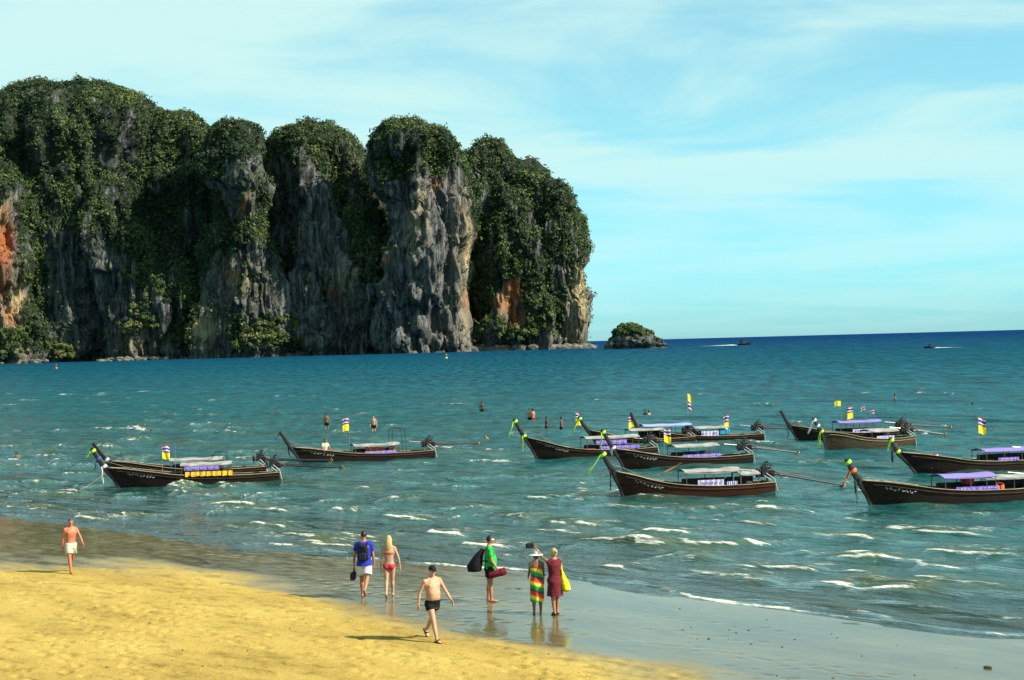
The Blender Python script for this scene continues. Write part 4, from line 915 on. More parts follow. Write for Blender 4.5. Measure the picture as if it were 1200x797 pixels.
HAIR = {'black': pmat('black_hair', (.012, .010, .009), None, 30, .5), 'blonde': pmat('blonde_hair', (.52, .40, .17), (.30, .20, .07), 22, .6, .8, .2, (6, 6, .5), bdist=.03), 'grey': pmat('grey_brown_hair', (.06, .045, .035), None, 30, .6), 'fairbrown': pmat('fair_brown_hair', (.42, .28, .12), None, 30, .55)}
EYE = pmat('eye_dark', (.01, .008, .006), None, 5, .2)

def remesh(mb, vox, smooth=3, name='tmp'):
    o = mb.build(name, EYE)
    m = o.modifiers.new('r', 'REMESH'); m.mode = 'VOXEL'; m.voxel_size = vox; m.use_smooth_shade = True
    s_ = o.modifiers.new('s', 'SMOOTH'); s_.factor = .5; s_.iterations = smooth
    dg = bpy.context.evaluated_depsgraph_get(); me = bpy.data.meshes.new_from_object(o.evaluated_get(dg))
    old = o.data; bpy.data.objects.remove(o); bpy.data.meshes.remove(old); return me
def mesh_obj(name, me, mat, parent):
    me.name = name; me.materials.clear(); me.materials.append(mat); me.polygons.foreach_set('use_smooth', np.ones(len(me.polygons), bool))
    return link(bpy.data.objects.new(name, me), parent)

class Fig:
    """figure facing +Y, right hand at +X, standing on z = 0, built for 1.75 m and scaled"""
    def __init__(s, sex='m', belly=0.0, legs=((0, 0), (0, 0)), arms=((12, 0, 10), (12, 0, 10)), lean=0.0, twist=0.0, head=(0, 0), shoulder=1.0, stance=.09, hips=1.0):
        s.sex, s.belly = sex, belly; w = 1.0 if sex == 'm' else .90
        s.w = w; s.sh = .178 * w * shoulder; s.hipw = hips * (1.0 if sex == 'm' else 1.05)
        # legs: (forward swing deg, knee flex deg)
        s.leg = []; lows = []
        for sgn, (p, k) in zip((1, -1), legs):
            hip = Vector((sgn * .088 * s.hipw, 0, 0)); a = R(p); b = R(p - k)
            kn = hip + Vector(((stance - .088) * sgn * .4, math.sin(a), -math.cos(a))) * .43; an = kn + Vector(((stance - .088) * sgn * .4, math.sin(b), -math.cos(b))) * .41
            fa = R(max(min(k - p, 55), -22)) if (p - k) < -8 else 0.0      # heel lifted on the trailing foot
            s.leg.append([hip, kn, an, fa]); lows.append(an.z - .075 - (.0 if fa == 0 else math.sin(fa) * .10))
        s.pz = -min(lows)
        for L_ in s.leg:
            for i in range(3): L_[i] = L_[i] + Vector((0, 0, s.pz))
        s.lean = R(lean); s.dz = s.pz - .915
        s.arm = []
        for sgn, ar in zip((1, -1), arms):
            sho = s.tor(Vector((sgn * (s.sh + .008), 0, 1.412)))
            if isinstance(ar[0], (tuple, list, Vector)):      # explicit elbow and wrist
                el, wr = sho + Vector(ar[0]), sho + Vector(ar[1])
            else:
                ab, sw, fl = (R(q) for q in ar); d1 = Vector((sgn * math.sin(ab), math.sin(sw) * math.cos(ab), -math.cos(sw) * math.cos(ab))); el = sho + d1 * .29
                d2 = Vector((sgn * math.sin(ab) * .35, math.sin(sw + fl), -math.cos(sw + fl))).normalized(); wr = el + d2 * .255
            s.arm.append([sho, el, wr, sgn])
        s.headrot = head
    def tor(s, p):       # torso leans about the hips
        z = p.z - .92; return Vector((p.x, p.y + math.sin(s.lean) * max(z, 0), .92 + z * (math.cos(s.lean) if z > 0 else 1) + s.dz))
    def torso(s, g=0.0, z0=.78, z1=1.60, m=None, flare=0.0):
        w, b = s.w, s.belly
        T = [(.78, .118 * s.hipw, .100, 0), (.86, .160 * s.hipw, .118, -.008), (.94, .163 * s.hipw * (1 if s.sex == 'm' else 1.03), .116 + .02 * b, b * .015), (1.04, (.150 + .02 * b) * (1 if s.sex == 'm' else .86), .104 + .055 * b, b * .045),
             (1.14, (.152 + .02 * b) * (1 if s.sex == 'm' else .86), .106 + .055 * b, b * .045), (1.24, .168 * w, .116 + .02 * b, .006 + b * .015), (1.33, .176 * w, .116 if s.sex == 'm' else .122, .006), (1.40, .166 * w, .098, 0), (1.45, .135 * w, .080, -.004), (1.49, .078 * w, .066, -.004), (1.54, .054 * w, .056, .004), (1.60, .052 * w, .056, .012)]
        zs = [t[0] for t in T]; out = []
        for z in sorted(set([z0, z1] + [q for q in zs if z0 < q < z1])):
            rx, ry, cy = (float(np.interp(z, zs, [t[i] for t in T])) for i in (1, 2, 3)); p = s.tor(Vector((0, cy, z))); f = flare * max(0, (1.0 - z))
            out.append((p.z, p.x, p.y, rx + g + f, ry + g + f))
        return out
    def body(s, vox=.013, fingers=True):
        mb = MB(); mb.stack(s.torso(), 22, pw=2.3)
        if s.sex == 'f':
            for sgn in (-1, 1): mb.ball(s.tor(Vector((sgn * .075, .085, 1.27))), (.062, .058, .060), 2)
        if s.sex == 'm':
            for sgn in (-1, 1): mb.ball(s.tor(Vector((sgn * .078, .082, 1.315))), (.080, .044, .056), 2); mb.ball(s.tor(Vector((sgn * .085, -.085, 1.34))), (.075, .035, .09), 2)
        for sgn in (-1, 1): mb.ball(s.tor(Vector((sgn * .075, -.075, .88))), (.085 * s.hipw, .070, .085), 2)
        for hip, kn, an, fa in s.leg:
            th = kn - hip; sh_ = an - kn; k = 1.04 if s.sex == 'f' else 1.0
            mb.tube([hip + Vector((0, 0, .05)), hip + th * .25, hip + th * .6, kn - th * .06, kn + sh_ * .08, kn + sh_ * .32 + Vector((0, -.012, 0)), kn + sh_ * .65, an, an + sh_ * .06], [.092 * k, .089 * k, .072 * k, .058, .054, .058, .045, .036, .036], 14)
            c, q = math.cos(fa), math.sin(fa); rot = lambda y, z: an + Vector((0, y * c + z * q, -y * q + z * c))
            mb.tube([rot(-.065, -.035), rot(-.03, -.035), rot(.05, -.040), rot(.12, -.052), rot(.175, -.060)], [(.030, .030), (.036, .040), (.042, .035), (.046, .024), (.036, .015)], 10, up=(0, 0, 1))
        for sho, el, wr, sgn in s.arm:
            u, f = el - sho, wr - el; a = .92 if s.sex == 'f' else 1.0
            mb.ball(sho, .060 * a, 2); mb.tube([s.tor(Vector((0, -.012, 1.50))), s.tor(Vector((sgn * .075, -.012, 1.462))), sho + Vector((-sgn * .03, -.005, .012)), sho], [.058, .058 * a, .056 * a, .056 * a], 10); mb.tube([s.tor(Vector((sgn * .10, 0, 1.24))), s.tor(Vector((sgn * .13, .0, 1.33))), sho], [.08 * s.w, .075 * s.w, .05], 10)
            mb.tube([sho - u * .08, sho + u * .25, sho + u * .6, el - u * .05, el + f * .1, el + f * .35, el + f * .75, wr, wr + f * .06], [.054 * a, .050 * a, .043 * a, .038 * a, .038 * a, .040 * a, .031 * a, .025 * a, .025 * a], 12)
            d = f.normalized(); sd_ = Vector((0, 1, 0)) if abs(d.y) < .8 else Vector((0, 0, 1)); sd_ = (sd_ - d * sd_.dot(d)).normalized()
            mb.tube([wr, wr + d * .035, wr + d * .075, wr + d * .10], [(.020, .028), (.017, .038), (.015, .041), (.012, .037)], 10, up=sd_)
        s.hc = s.tor(Vector((0, .028, 1.652)))
        hr = Matrix.Rotation(R(s.headrot[0]), 3, 'Z') @ Matrix.Rotation(R(s.headrot[1]), 3, 'X'); s.hr = hr
        hb = MB()
        def skull(p):
            x, y, z = p
            if z < 0: x *= 1 + .30 * z; y *= 1 + .10 * z
            if y > 0 and z < .2: y *= .93
            return Vector((x, y, z))
        hb.ball((0, 0, 0), (.076, .098, .118), 3, fn=skull)
        hb.tube([(0, .088, .022), (0, .104, -.005), (0, .112, -.026), (0, .094, -.036)], [.009, .013, .016, .010], 8)       # nose
        hb.ball((0, .080, -.062), (.024, .014, .010), 1); hb.ball((0, .074, -.098), (.030, .020, .018), 1)                    # mouth, chin
        hb.ball((0, .082, .034), (.050, .014, .010), 1)                                                                       # brow
        for sgn in (-1, 1): hb.ball((sgn * .076, -.006, -.008), (.010, .020, .032), 1)                                          # ears
        hb.xform(Matrix.Translation(s.hc) @ hr.to_4x4()); mb.add(hb.v, hb.f)
        me = remesh(mb, vox, 3)
        # fingers and eyes stay separate from the voxel surface, rooted inside the palm
        ex = MB()
        if fingers:
            for sho, el, wr, sgn in s.arm:
                d = (wr - el).normalized(); sd_ = Vector((0, 1, 0)) if abs(d.y) < .8 else Vector((0, 0, 1)); sd_ = (sd_ - d * sd_.dot(d)).normalized(); pn = d.cross(sd_).normalized() * -sgn
                inw = Vector((-sgn, 0, 0)); pn = pn if pn.dot(inw) > 0 else -pn
                for k, (o_, ln) in enumerate(((.031, .070), (.011, .080), (-.010, .074), (-.030, .058))):
                    b0 = wr + d * .078 + sd_ * o_; ex.tube([b0, b0 + d * ln * .45 + pn * .006, b0 + d * ln * .78 + pn * .020, b0 + d * ln * .95 + pn * .038], [.0095, .009, .008, .0065], 6)
                b0 = wr + d * .025 + sd_ * .026; ex.tube([b0, b0 + d * .030 + sd_ * .026 + pn * .008, b0 + d * .062 + sd_ * .034 + pn * .018], [.012, .0105, .008], 6)
        nb = len(ex.f)
        for sgn in (-1, 1): ex.ball(s.hc + hr @ Vector((sgn * .031, .086, .010)), (.012, .010, .008), 1)
        bm = bmesh.new(); bm.from_mesh(me); base = len(bm.verts); vs = [bm.verts.new(v) for v in ex.v]
        for i, f in enumerate(ex.f):
            try: q = bm.faces.new([vs[j] for j in f]); q.material_index = 0 if i < nb else 1
            except Exception: pass
        for f in bm.faces: f.smooth = True
        bm.to_mesh(me); bm.free(); return me
    # -------- clothing shells following the same skeleton
    def shorts(s, length=.5, g=.016, flare=.012, top=.99, vox=.015):
        mb = MB(); mb.stack(s.torso(g, .80, top), 22, pw=2.3)
        for sgn in (-1, 1): mb.ball(s.tor(Vector((sgn * .075, -.078, .88))), (.094 * s.hipw, .082, .092), 2)
        for hip, kn, an, fa in s.leg:
            th = kn - hip
            if length <= 1: pts = [hip + Vector((0, 0, .05)), hip + th * length * .5, hip + th * length]
            mb.tube(pts, [.104 + g * .5, .100 + g + flare * .5, .088 + (1 - length) * .012 + g + flare], 16)
        return remesh(mb, vox, 2)
    def shirt(s, hem=.90, g=.017, sleeve=.62, vox=.015):
        mb = MB(); mb.stack(s.torso(g, hem, 1.475, flare=.22), 22, pw=2.3)
        if s.sex == 'f':
            for sgn in (-1, 1): mb.ball(s.tor(Vector((sgn * .075, .09, 1.27))), (.066, .060, .064), 2)
        for sho, el, wr, sgn in s.arm:
            u = el - sho; mb.ball(sho, .070, 2); mb.tube([s.tor(Vector((0, -.012, 1.46))), s.tor(Vector((sgn * .075, -.012, 1.455))), sho + Vector((-sgn * .03, -.005, .012)), sho], [.062, .066, .066, .066], 10); mb.tube([s.tor(Vector((sgn * .10, 0, 1.22))), s.tor(Vector((sgn * .13, .0, 1.33))), sho], [.092 * s.w, .088 * s.w, .062], 10)
            if sleeve > 0: mb.tube([sho - u * .1, sho + u * .3, sho + u * sleeve], [.068, .066, .064], 14)
        return remesh(mb, vox, 2)
    def briefs(s, g=.010, top=.965, vox=.012):
        mb = MB(); mb.stack(s.torso(g, .79, top), 22, pw=2.3)
        for sgn in (-1, 1): mb.ball(s.tor(Vector((sgn * .075, -.076, .88))), (.090 * s.hipw, .074, .088), 2)
        for hip, kn, an, fa in s.leg: mb.tube([hip + Vector((0, 0, .05)), hip + (kn - hip) * .10], [.097 + g * .4, .094 + g * .4], 14)
        return remesh(mb, vox, 2)
    def skirt(s, z0, z1, g=.02, hem=.03, n=28, folds=.008):
        rows = []; w = s.hipw
        for k in range(14):
            f = k / 13; z = z0 + (z1 - z0) * f; tz = max(z, .80)
            sec = s.torso(g, tz, tz + .001)[0]; rows.append((z + s.dz, sec[1], sec[2], max(sec[3], .165 * w if z < .95 else 0) + hem * (1 - f) ** 2 * .6 - (.030 * max(0, (.55 - z)) / .55 if z < .55 else 0), max(sec[4], .168 if z < .93 else .15 if z < .97 else 0) + hem * (1 - f) ** 2))
        mb = MB(); mb.stack(rows, n, pw=2.3); V = []
        for i, v in enumerate(mb.v):
            k = i // n; a = 2 * math.pi * (i % n) / n; q = 1 + folds / .15 * math.sin(a * 7 + k * .25) * (1 - k / 14); c = rows[k]; V.append((c[1] + (v[0] - c[1]) * q, c[2] + (v[1] - c[2]) * q, v[2]))
        mb.v = V; return mb
    def top_band(s, z0, z1, g=.010): 
        mb = MB(); mb.stack(s.torso(g, z0, z1), 22, pw=2.3)
        for sgn in (-1, 1): mb.ball(s.tor(Vector((sgn * .075, .088, 1.27))), (.066, .060, .056), 2)
        return remesh(mb, .013, 2)
    def hair_cap(s, back=.0, vol=.008, low=-.03):
        mb = MB()
        def cut(p):
            front = p.y > .25; lim = .42 if front else low
            if p.z < lim: p = Vector((p.x * .9, p.y * .9, lim - .02 * (lim - p.z)))
            return p
        mb.ball((0, -.006, .006), (.078 + vol, .100 + vol, .120 + vol), 3, fn=cut); mb.xform(Matrix.Translation(s.hc) @ s.hr.to_4x4()); return mb
    def head_part(s, mb): return mb.xform(Matrix.Translation(s.hc) @ s.hr.to_4x4())

def put(name, label, p, facing, height, fig, skin, vox=.013, group=None, fingers=True):
    e = empty(name, p, math.atan2(-facing[0], facing[1])); sc = height / 1.765; e.scale = (sc, sc, sc); tag(e, label, 'person', group)
    me = fig.body(vox, fingers); me.materials.clear(); me.materials.append(SK[skin]); me.materials.append(EYE); me.name = 'body'
    link(bpy.data.objects.new('body', me), e); bpy.context.view_layer.update(); return e
def world(e, p): return Matrix.Translation(e.location) @ e.rotation_euler.to_matrix().to_4x4() @ Matrix.Scale(e.scale[0], 4) @ Vector(p)
def held(name, label, cat, e, p):
    o = empty(name, e.location, e.rotation_euler.z); o.scale = e.scale; tag(o, label, cat); return o
def sandals(fig, e, mat):
    for hip, kn, an, fa in fig.leg:
        c, q = math.cos(fa), math.sin(fa); rot = lambda x, y, z: an + Vector((x, y * c + z * q, -y * q + z * c))
        mb = MB(); mb.tube([rot(0, -.085, -.078), rot(0, -.03, -.078), rot(0, .06, -.078), rot(0, .14, -.078), rot(0, .19, -.074)], [(.034, .012), (.040, .012), (.044, .012), (.048, .012), (.036, .012)], 10, up=(0, 0, 1))
        mb.tube([rot(-.048, .06, -.07), rot(-.03, .075, -.012), rot(0, .085, -.004), rot(.03, .075, -.012), rot(.048, .06, -.07)], .012, 6); mb.build('sandal', mat, e)

BG = 'people walking on the beach'
# man in pale shorts, walking
f = Fig('m', -.1, legs=((16, 4), (-20, 22)), arms=((9, -14, 8), (20, 16, 22)), head=(-12, -4))
p = put('person', 'bare-chested person in pale knee-length shorts walking on the sand', sand_pt(84, 671), (.55, -.83), 1.74, f, 'red', group=BG)
mesh_obj('shorts', f.shorts(.66), CL['khaki'], p); f.hair_cap(vol=.003, low=.1).build('hair', HAIR['grey'], p)
# couple
f = Fig('m', .15, legs=((-20, 34), (6, 2)), arms=((8, 4, 10), (14, -6, 18)), head=(0, -2), shoulder=1.05)
p1 = put('person', 'person in blue t-shirt and white shorts wearing a backpack', sand_pt(428, 700), (.10, 1), 1.83, f, 'tan', group=BG)
mesh_obj('t_shirt', f.shirt(.85, g=.028), CL['blue'], p1); mesh_obj('shorts', f.shorts(.72, flare=.025), CL['white'], p1); f.hair_cap(vol=.008, low=-.25).build('hair', HAIR['black'], p1)
bp = held('backpack', 'black backpack on the back of the person in blue', 'backpack', p1, None)
bk = MB(); bk.box(f.tor(Vector((0, -.185, 1.21))), (.27, .13, .42), bev=.045).build('main_bag', CL['black'], bp)
MB().box(f.tor(Vector((0, -.268, 1.12))), (.20, .06, .20), bev=.025).build('front_pocket', CL['navy'], bp)
for sgn in (-1, 1): MB().tube([f.tor(Vector((sgn * .09, -.135, 1.38))), f.tor(Vector((sgn * .10, -.08, 1.475))), f.tor(Vector((sgn * .11, .03, 1.46))), f.tor(Vector((sgn * .12, .125, 1.36))), f.tor(Vector((sgn * .14, .125, 1.22))), f.tor(Vector((sgn * .175, .02, 1.08))), f.tor(Vector((sgn * .12, -.14, 1.04)))], [(.028, .010)] * 7, 8).build('strap', CL['black'], bp)
sa = f.arm[1]; hw = sa[2] + (sa[2] - sa[1]).normalized() * .13
hb = held('hand_bag', 'dark purple bag hanging from the hand of the person in blue', 'bag', p1, None)
MB().stack([(hw.z - .30, hw.x - .03, hw.y, .05, .09), (hw.z - .25, hw.x - .03, hw.y, .075, .14), (hw.z - .12, hw.x - .02, hw.y, .07, .125), (hw.z - .07, hw.x, hw.y, .04, .09)], 14, pw=3).build('pouch', CL['purple'], hb)
MB().tube([(hw.x, hw.y - .07, hw.z - .08), (hw.x, hw.y - .03, hw.z + .01), (hw.x, hw.y + .03, hw.z + .01), (hw.x, hw.y + .07, hw.z - .08)], .010, 6).build('handle', CL['purple'], hb)
f = Fig('f', 0, legs=((10, 2), (-10, 22)), arms=((22, -4, 14), (12, -8, 16)), head=(6, -2), stance=.03, hips=.96)
p = put('person', 'person with long blonde hair in a red bikini', sand_pt(457, 699), (.05, 1), 1.68, f, 'fair', group=BG)
mesh_obj('bikini_bottom', f.briefs(), CL['red'], p); mesh_obj('bikini_top', f.top_band(1.245, 1.285), CL['red'], p)
MB().tube([f.tor(Vector((.06, .12, 1.31))), f.tor(Vector((.075, .06, 1.45))), f.tor(Vector((.0, -.075, 1.49))), f.tor(Vector((-.075, .06, 1.45))), f.tor(Vector((-.06, .12, 1.31)))], .008, 6).build('neck_strap', CL['red'], p)
hm = f.hair_cap(vol=.014, low=-.6); hm.add(*(lambda q: (q.v, q.f))(f.head_part(MB().stack([(-.30, 0, -.105, .035, .022), (-.24, .0, -.11, .085, .036), (-.12, 0, -.095, .105, .060), (-.02, 0, -.06, .098, .085), (.06, 0, -.03, .088, .085)], 18)))); hm.build('hair', HAIR['blonde'], p)
# man in black trunks
f = Fig('m', .75, legs=((24, 6), (-24, 20)), arms=((20, -16, 14), (24, 16, 26)), head=(-14, -8), shoulder=1.06)
p = put('person', 'bare-chested person in black swim trunks and a dark cap', sand_pt(508, 750), (.55, -.83), 1.80, f, 'fair', group=BG)
mesh_obj('swim_trunks', f.shorts(.38, g=.012, flare=.004), CL['black'], p); sandals(f, p, CL['black'])
f.hair_cap(vol=.006, low=-.2).build('hair', HAIR['black'], p)
cp = MB(); cp.ball((0, -.004, .030), (.090, .108, .100), 3, fn=lambda q: Vector((q.x, q.y, max(q.z, -.02)))).tube([(0, .07, .034), (0, .12, .036), (0, .165, .022)], [(.075, .010), (.070, .010), (.050, .008)], 12, up=(0, 0, 1)); f.head_part(cp).build('cap', CL['black'], p)
# person in green
f = Fig('m', .7, legs=((2, 2), (-3, 2)), arms=((6, 8, 26), (4, -6, 30)), head=(0, 0), stance=.08)
pg = put('person', 'person in bright green t-shirt and black shorts standing side on', sand_pt(575, 705), (1, .06), 1.77, f, 'tan', group=BG)
mesh_obj('t_shirt', f.shirt(.90), CL['green'], pg); mesh_obj('shorts', f.shorts(.62), CL['black'], pg); f.hair_cap(vol=.006, low=-.2).build('hair', HAIR['black'], pg)
sg = MB(); sg.tube([(-.084, .02, .012), (-.074, .075, .014), (-.03, .102, .014), (.03, .102, .014), (.074, .075, .014), (.084, .02, .012)], [(.008, .008), (.010, .016), (.010, .020), (.010, .020), (.010, .016), (.008, .008)], 8, up=(0, 0, 1)); f.head_part(sg).build('sunglasses', CL['white'], pg)
bg_ = held('shoulder_bag', 'large black bag slung behind the person in green', 'bag', pg, None)
bz = f.tor(Vector((0, -.20, 1.10)))
MB().tube([bz + Vector((.02, .04, .32)), bz + Vector((.02, -.06, .18)), bz + Vector((.02, -.14, 0)), bz + Vector((.02, -.22, -.18)), bz + Vector((.02, -.22, -.27))], [(.05, .05), (.12, .10), (.17, .16), (.19, .21), (.15, .17)], 16).build('bag_body', CL['black'], bg_)
MB().tube([bz + Vector((.10, -.02, .22)), f.tor(Vector((.14, -.06, 1.46))), f.tor(Vector((.14, .05, 1.47))), f.tor(Vector((.13, .12, 1.30))), f.tor(Vector((.17, .05, 1.10))), bz + Vector((.14, -.02, .02))], [(.022, .008)] * 6, 8).build('strap', CL['black'], bg_)
ra = f.arm[0]; hw = ra[2] + (ra[2] - ra[1]).normalized() * .08
ro = held('rolled_mat', 'dark red rolled mat carried by the person in green', 'mat', pg, None)
MB().tube([hw + Vector((.05, -.27, -.12)), hw + Vector((.05, -.23, -.11)), hw + Vector((.05, .06, -.03)), hw + Vector((.05, .16, 0)), hw + Vector((.05, .20, .01))], [.06, .085, .10, .105, .08], 16).build('roll', CL['darkred'], ro)
MB().tube([hw + Vector((.05, .05, -.033)), hw + Vector((.05, .08, -.024))], .108, 16).build('tie', CL['maroon'], ro)
# two women in wraps
def sarong_mat():
    m, N, L, P = new_mat('striped_sarong'); t = nd(N, 'ShaderNodeTexCoord'); sx = nd(N, 'ShaderNodeSeparateXYZ'); L.new(t.outputs['Object'], sx.inputs[0])
    no = nd(N, 'ShaderNodeTexNoise', {'Scale': 5.0, 'Detail': 3}); L.new(t.outputs['Object'], no.inputs['Vector'])
    z = mth(N, L, 'ADD', mth(N, L, 'ADD', sx.outputs[2], mth(N, L, 'MULTIPLY', sx.outputs[0], .35)), mth(N, L, 'MULTIPLY', mth(N, L, 'SUBTRACT', no.outputs[0], .5), .10))
    v = mth(N, L, 'FRACT', mth(N, L, 'DIVIDE', mth(N, L, 'ADD', z, .10), .40))
    L.new(ramp(N, L, v, [(0, (.03, .20, .05)), (.22, (.02, .30, .06)), (.30, (.75, .55, .02)), (.46, (.80, .50, .02)), (.54, (.60, .05, .02)), (.80, (.50, .03, .02)), (.86, (.02, .03, .02)), (1, (.02, .10, .03))]), P.inputs['Base Color']); P.inputs['Roughness'].default_value = .85; return m
f = Fig('f', .5, legs=((1, 1), (-1, 1)), arms=((8, 12, 40), (8, 14, 46)), head=(0, 0), hips=1.08, stance=.07)
p = put('person', 'person in wide white sun hat and striped red, yellow and green wrap', sand_pt(630, 719.5), (-.05, 1), 1.60, f, 'brown', group=BG)
f.skirt(.36, 1.30, .020, .02).build('wrap_dress', sarong_mat(), p)
f.hair_cap(vol=.010, low=-.5).build('hair', HAIR['black'], p)
ht = MB(); ht.stack([(.005, 0, -.01, .17, .18), (.015, 0, -.01, .20, .215), (.028, 0, -.01, .175, .185), (.050, 0, 0, .098, .118), (.11, 0, 0, .092, .110), (.145, 0, 0, .075, .09), (.158, 0, 0, .03, .035)], 24); f.head_part(ht).build('sun_hat', CL['white'], p)
f = Fig('f', .35, legs=((6, 2), (-5, 6)), arms=((7, -4, 14), ((-.10, .22, .14), (-.24, .26, .36))), head=(14, 6), hips=1.06, stance=.05)
pw = put('person', 'person in dark dress raising an arm beside the white sun hat', sand_pt(651, 720), (-.42, .9), 1.66, f, 'tan', group=BG)
mesh_obj('dress_top', f.shirt(.92, sleeve=0), CL['maroon'], pw); f.skirt(.50, .98, .024, .05).build('skirt', CL['maroon'], pw); sandals(f, pw, CL['black'])
hm = f.hair_cap(vol=.014, low=-.5); hm.add(*(lambda q: (q.v, q.f))(f.head_part(MB().ball((0, -.10, .05), (.045, .05, .05), 2)))); hm.build('hair', HAIR['fairbrown'], pw)
la = f.arm[1]; hw = la[2] + (la[2] - la[1]).normalized() * .13
cm_ = held('camera', 'small dark camera held up by the person in the dark dress', 'camera', pw, None)
MB().box(hw + Vector((-.10, .03, -.02)), (.22, .06, .13), bev=.02).build('camera_body', CL['black'], cm_)
MB().tube([hw + Vector((-.10, .05, -.02)), hw + Vector((-.10, .11, -.02))], .045, 14).build('lens', CL['navy'], cm_)
ra = f.arm[0]; el = ra[1]
yb = held('yellow_bag', 'yellow beach bag on the arm of the person in the dark dress', 'bag', pw, None)
MB().stack([(el.z - .52, el.x + .06, el.y - .06, .07, .12), (el.z - .46, el.x + .06, el.y - .06, .13, .20), (el.z - .30, el.x + .05, el.y - .04, .13, .19), (el.z - .12, el.x + .03, el.y, .075, .10), (el.z + .02, el.x + .01, el.y, .03, .05)], 18, pw=2.5).build('bag_body', CL['yellow'], yb)
MB().tube([Vector((el.x + .02, el.y - .05, el.z - .05)), Vector((el.x, el.y - .02, el.z + .12)), ra[0] + Vector((.03, -.02, .055)), Vector((el.x + .02, el.y + .06, el.z + .12)), Vector((el.x + .03, el.y + .05, el.z - .05))], [(.02, .008)] * 5, 8).build('strap', CL['yellow'], yb)

# ------------------------------------------------------------------ bathers in the sea
fa_ = Fig('m', .2, legs=((8, 6), (-8, 8)), arms=((12, 6, 20), (16, -6, 24)))
ff_ = Fig('f', .1, legs=((4, 4), (-4, 6)), arms=((14, 10, 40), (10, 8, 34)), hips=1.02)
proto = {}
for key, fg in (('m', fa_), ('f', ff_)):
    me = fg.body(.022, True); sh = fg.shorts(.5, vox=.022) if key == 'm' else fg.briefs(vox=.022); ha = fg.hair_cap(vol=.010, low=-.3 if key == 'm' else -.7).build('tmp_hair', HAIR['black']); hm_ = ha.data; bpy.data.objects.remove(ha)
    proto[key] = (me, sh, hm_)
def bather(label, px, py_head, py_water, facing, sex='m', skin='tan', cloth='black', hair='black', height=1.74, group='bathers standing in the sea'):
    w = ground(px, py_water); sc_ = F / w.y; show = (py_water - py_head) / sc_; me, sh, hm_ = proto[sex]
    k = height / 1.765; e = empty('person', (w.x, w.y, min(show - height, -.12)), math.atan2(-facing[0], facing[1])); e.scale = (k, k, k); tag(e, label, 'person', group)
    for nm, md, mt in (('body', me, SK[skin]), ('swimwear', sh, CL[cloth]), ('hair', hm_, HAIR[hair])):
        o = link(bpy.data.objects.new(nm, md), e)
        if not md.materials: md.materials.append(mt)
        o.material_slots[0].link = 'OBJECT'; o.material_slots[0].material = mt
bather('bather in black trunks wading with back turned near a flag', 383, 484.5, 503, (.2, 1), 'm', 'brown')
bather('pale bather in dark shorts wading towards the beach near a flag', 438, 487, 505.5, (-.2, -1), 'm', 'fair', 'navy')
bather('lone bather standing waist-deep in front of the great rock tower', 565, 470.5, 482.5, (.1, 1), 'm', 'dark')
bather('pale bather standing close against another in the sea', 621, 478.5, 494, (.4, .9), 'm', 'fair', 'navy')
bather('tanned bather standing close against a pale one in the sea', 625, 479, 494, (-.6, .8), 'f', 'tan', 'darkred')
bather('dark bather wading just ahead of another, off a lime-ribboned prow', 640.5, 488, 504.5, (.9, .3), 'f', 'dark', 'black')
bather('bather in dark shorts wading between a dark bather and a pennant prow', 658, 488.5, 504.5, (.95, -.2), 'm', 'dark', 'black')
SG = 'swimmers with only heads or shoulders above water'
bather('swimmer showing head and shoulders well off the prow of the golden-curtained boat', 19.5, 530, 538.5, (.3, 1), 'm', 'brown', group=SG)
bather('swimmer at the end of a long breaker', 177, 503, 507.5, (.5, .8), 'm', 'dark', group=SG)
bather('swimmer alone in open water above a short breaker', 324, 478.5, 483.5, (1, .2), 'm', 'dark', group=SG)
bather('distant swimmer off the orange-stained end of the cliffs', 18.5, 447, 451.5, (1, .2), 'm', 'dark', group=SG)
bather('pale swimmer off the propeller of the life-jacket boat', 570, 508.5, 514, (-.6, -.7), 'f', 'fair', 'red', group=SG)
bather('swimmer behind the pale-blue-canopied boat, first of a pair', 756, 480.5, 486, (.6, .7), 'm', 'dark', group=SG)
bather('swimmer behind the pale-blue-canopied boat, second of a pair', 760.5, 481, 486, (-.6, .7), 'f', 'tan', 'red', group=SG)
bather('bather chest-deep beyond the lilac-canopied boats', 1049, 462, 470.5, (-.8, .5), 'm', 'dark', group=SG)
bather('swimmer lying low in open water beyond the flags', 1140, 471.5, 476, (-.9, .2), 'm', 'brown', group=SG)
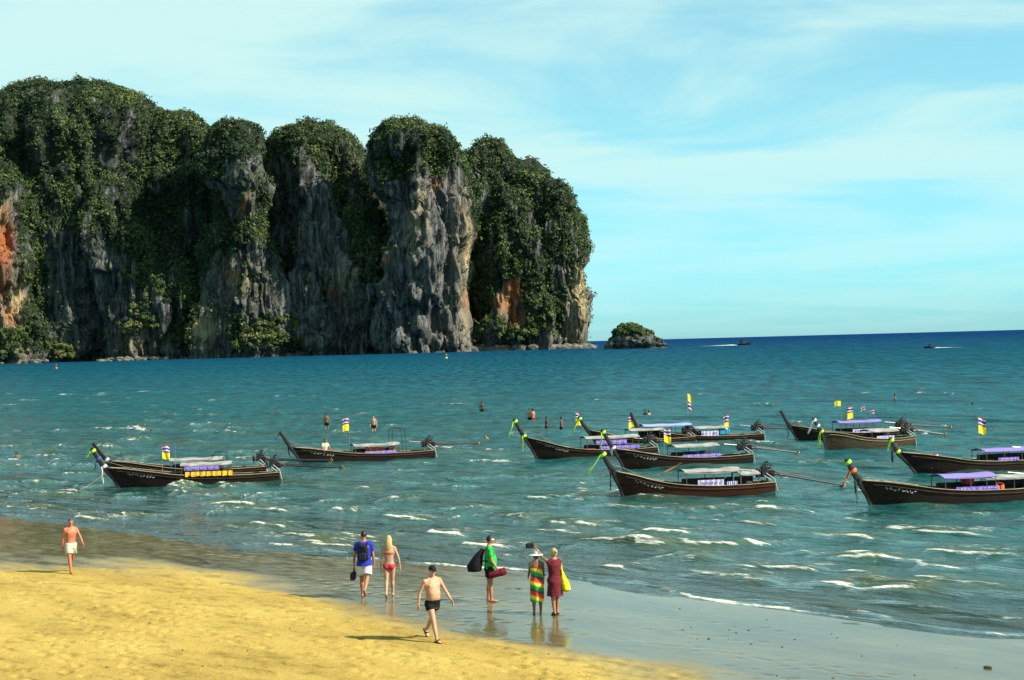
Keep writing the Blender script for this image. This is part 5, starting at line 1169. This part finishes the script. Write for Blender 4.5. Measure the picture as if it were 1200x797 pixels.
bather('swimmer low in the water near a dark propeller', 579, 525.5, 530, (-.9, .2), 'm', 'dark', group=SG)
# person sitting in the life-jacket boat
x_, z_ = l2(380, 526)
fs_ = Fig('m', .2, legs=((80, 82), (76, 84)), arms=((14, 20, 40), (14, 24, 40)), lean=12)
Mw = Matrix.Translation(b2.location) @ Matrix.Rotation(b2.rotation_euler.z, 4, 'Z'); sp = Mw @ Vector((x_, .0, .125))
pr = put('person', 'person sitting on the bow bench of the life-jacket boat', sp, (.6, -.8), 1.70, fs_, 'tan', .02)
mesh_obj('t_shirt', fs_.shirt(.90, vox=.02), CL['khaki'], pr); mesh_obj('shorts', fs_.shorts(.6, vox=.02), CL['black'], pr); fs_.hair_cap(vol=.008, low=-.3).build('hair', HAIR['black'], pr)

# ------------------------------------------------------------------ bits washed up on the wet sand
deb = MB(); rr = random.Random(4)
for k in range(130):
    if k < 40: px, py = rr.choice([(955 + rr.gauss(0, 40), 725 + rr.gauss(0, 8)), (870 + rr.gauss(0, 60), 745 + rr.gauss(0, 10)), (600, 690)]); px += rr.gauss(0, 10)
    else: px, py = rr.uniform(-80, 1280), rr.uniform(640, 830)
    g = sand_pt(px, py); d_ = float(sdist([[g.x, g.y]], SHORE)[0])
    if d_ > -1.0: continue
    r = rr.uniform(.008, .024) * (1.5 if rr.random() < .1 else 1); b = boulder((r * rr.uniform(1, 2.2), r * rr.uniform(.8, 1.6), r * .6), k * .7, 1); b.xform(Matrix.Translation((g.x, g.y, g.z + r * .1)) @ Matrix.Rotation(rr.uniform(0, 6), 4, 'Z')); deb.add(b.v, b.f)
tag(deb.build('beach_debris', pmat('dark_seaweed_and_shell', (.05, .04, .02), (.02, .018, .012), 20, .7)), 'scattered dark weed, shells and pebbles on the sand', 'debris', kind='stuff')
g = sand_pt(1158, 783); rk = boulder((.09, .06, .035), 3.3, 2).build('beach_stone', pmat('dark_stone', (.05, .045, .04), None, 14, .6)); rk.location = (g.x, g.y, g.z + .02); tag(rk, 'single dark stone lying on the wet sand', 'stone')
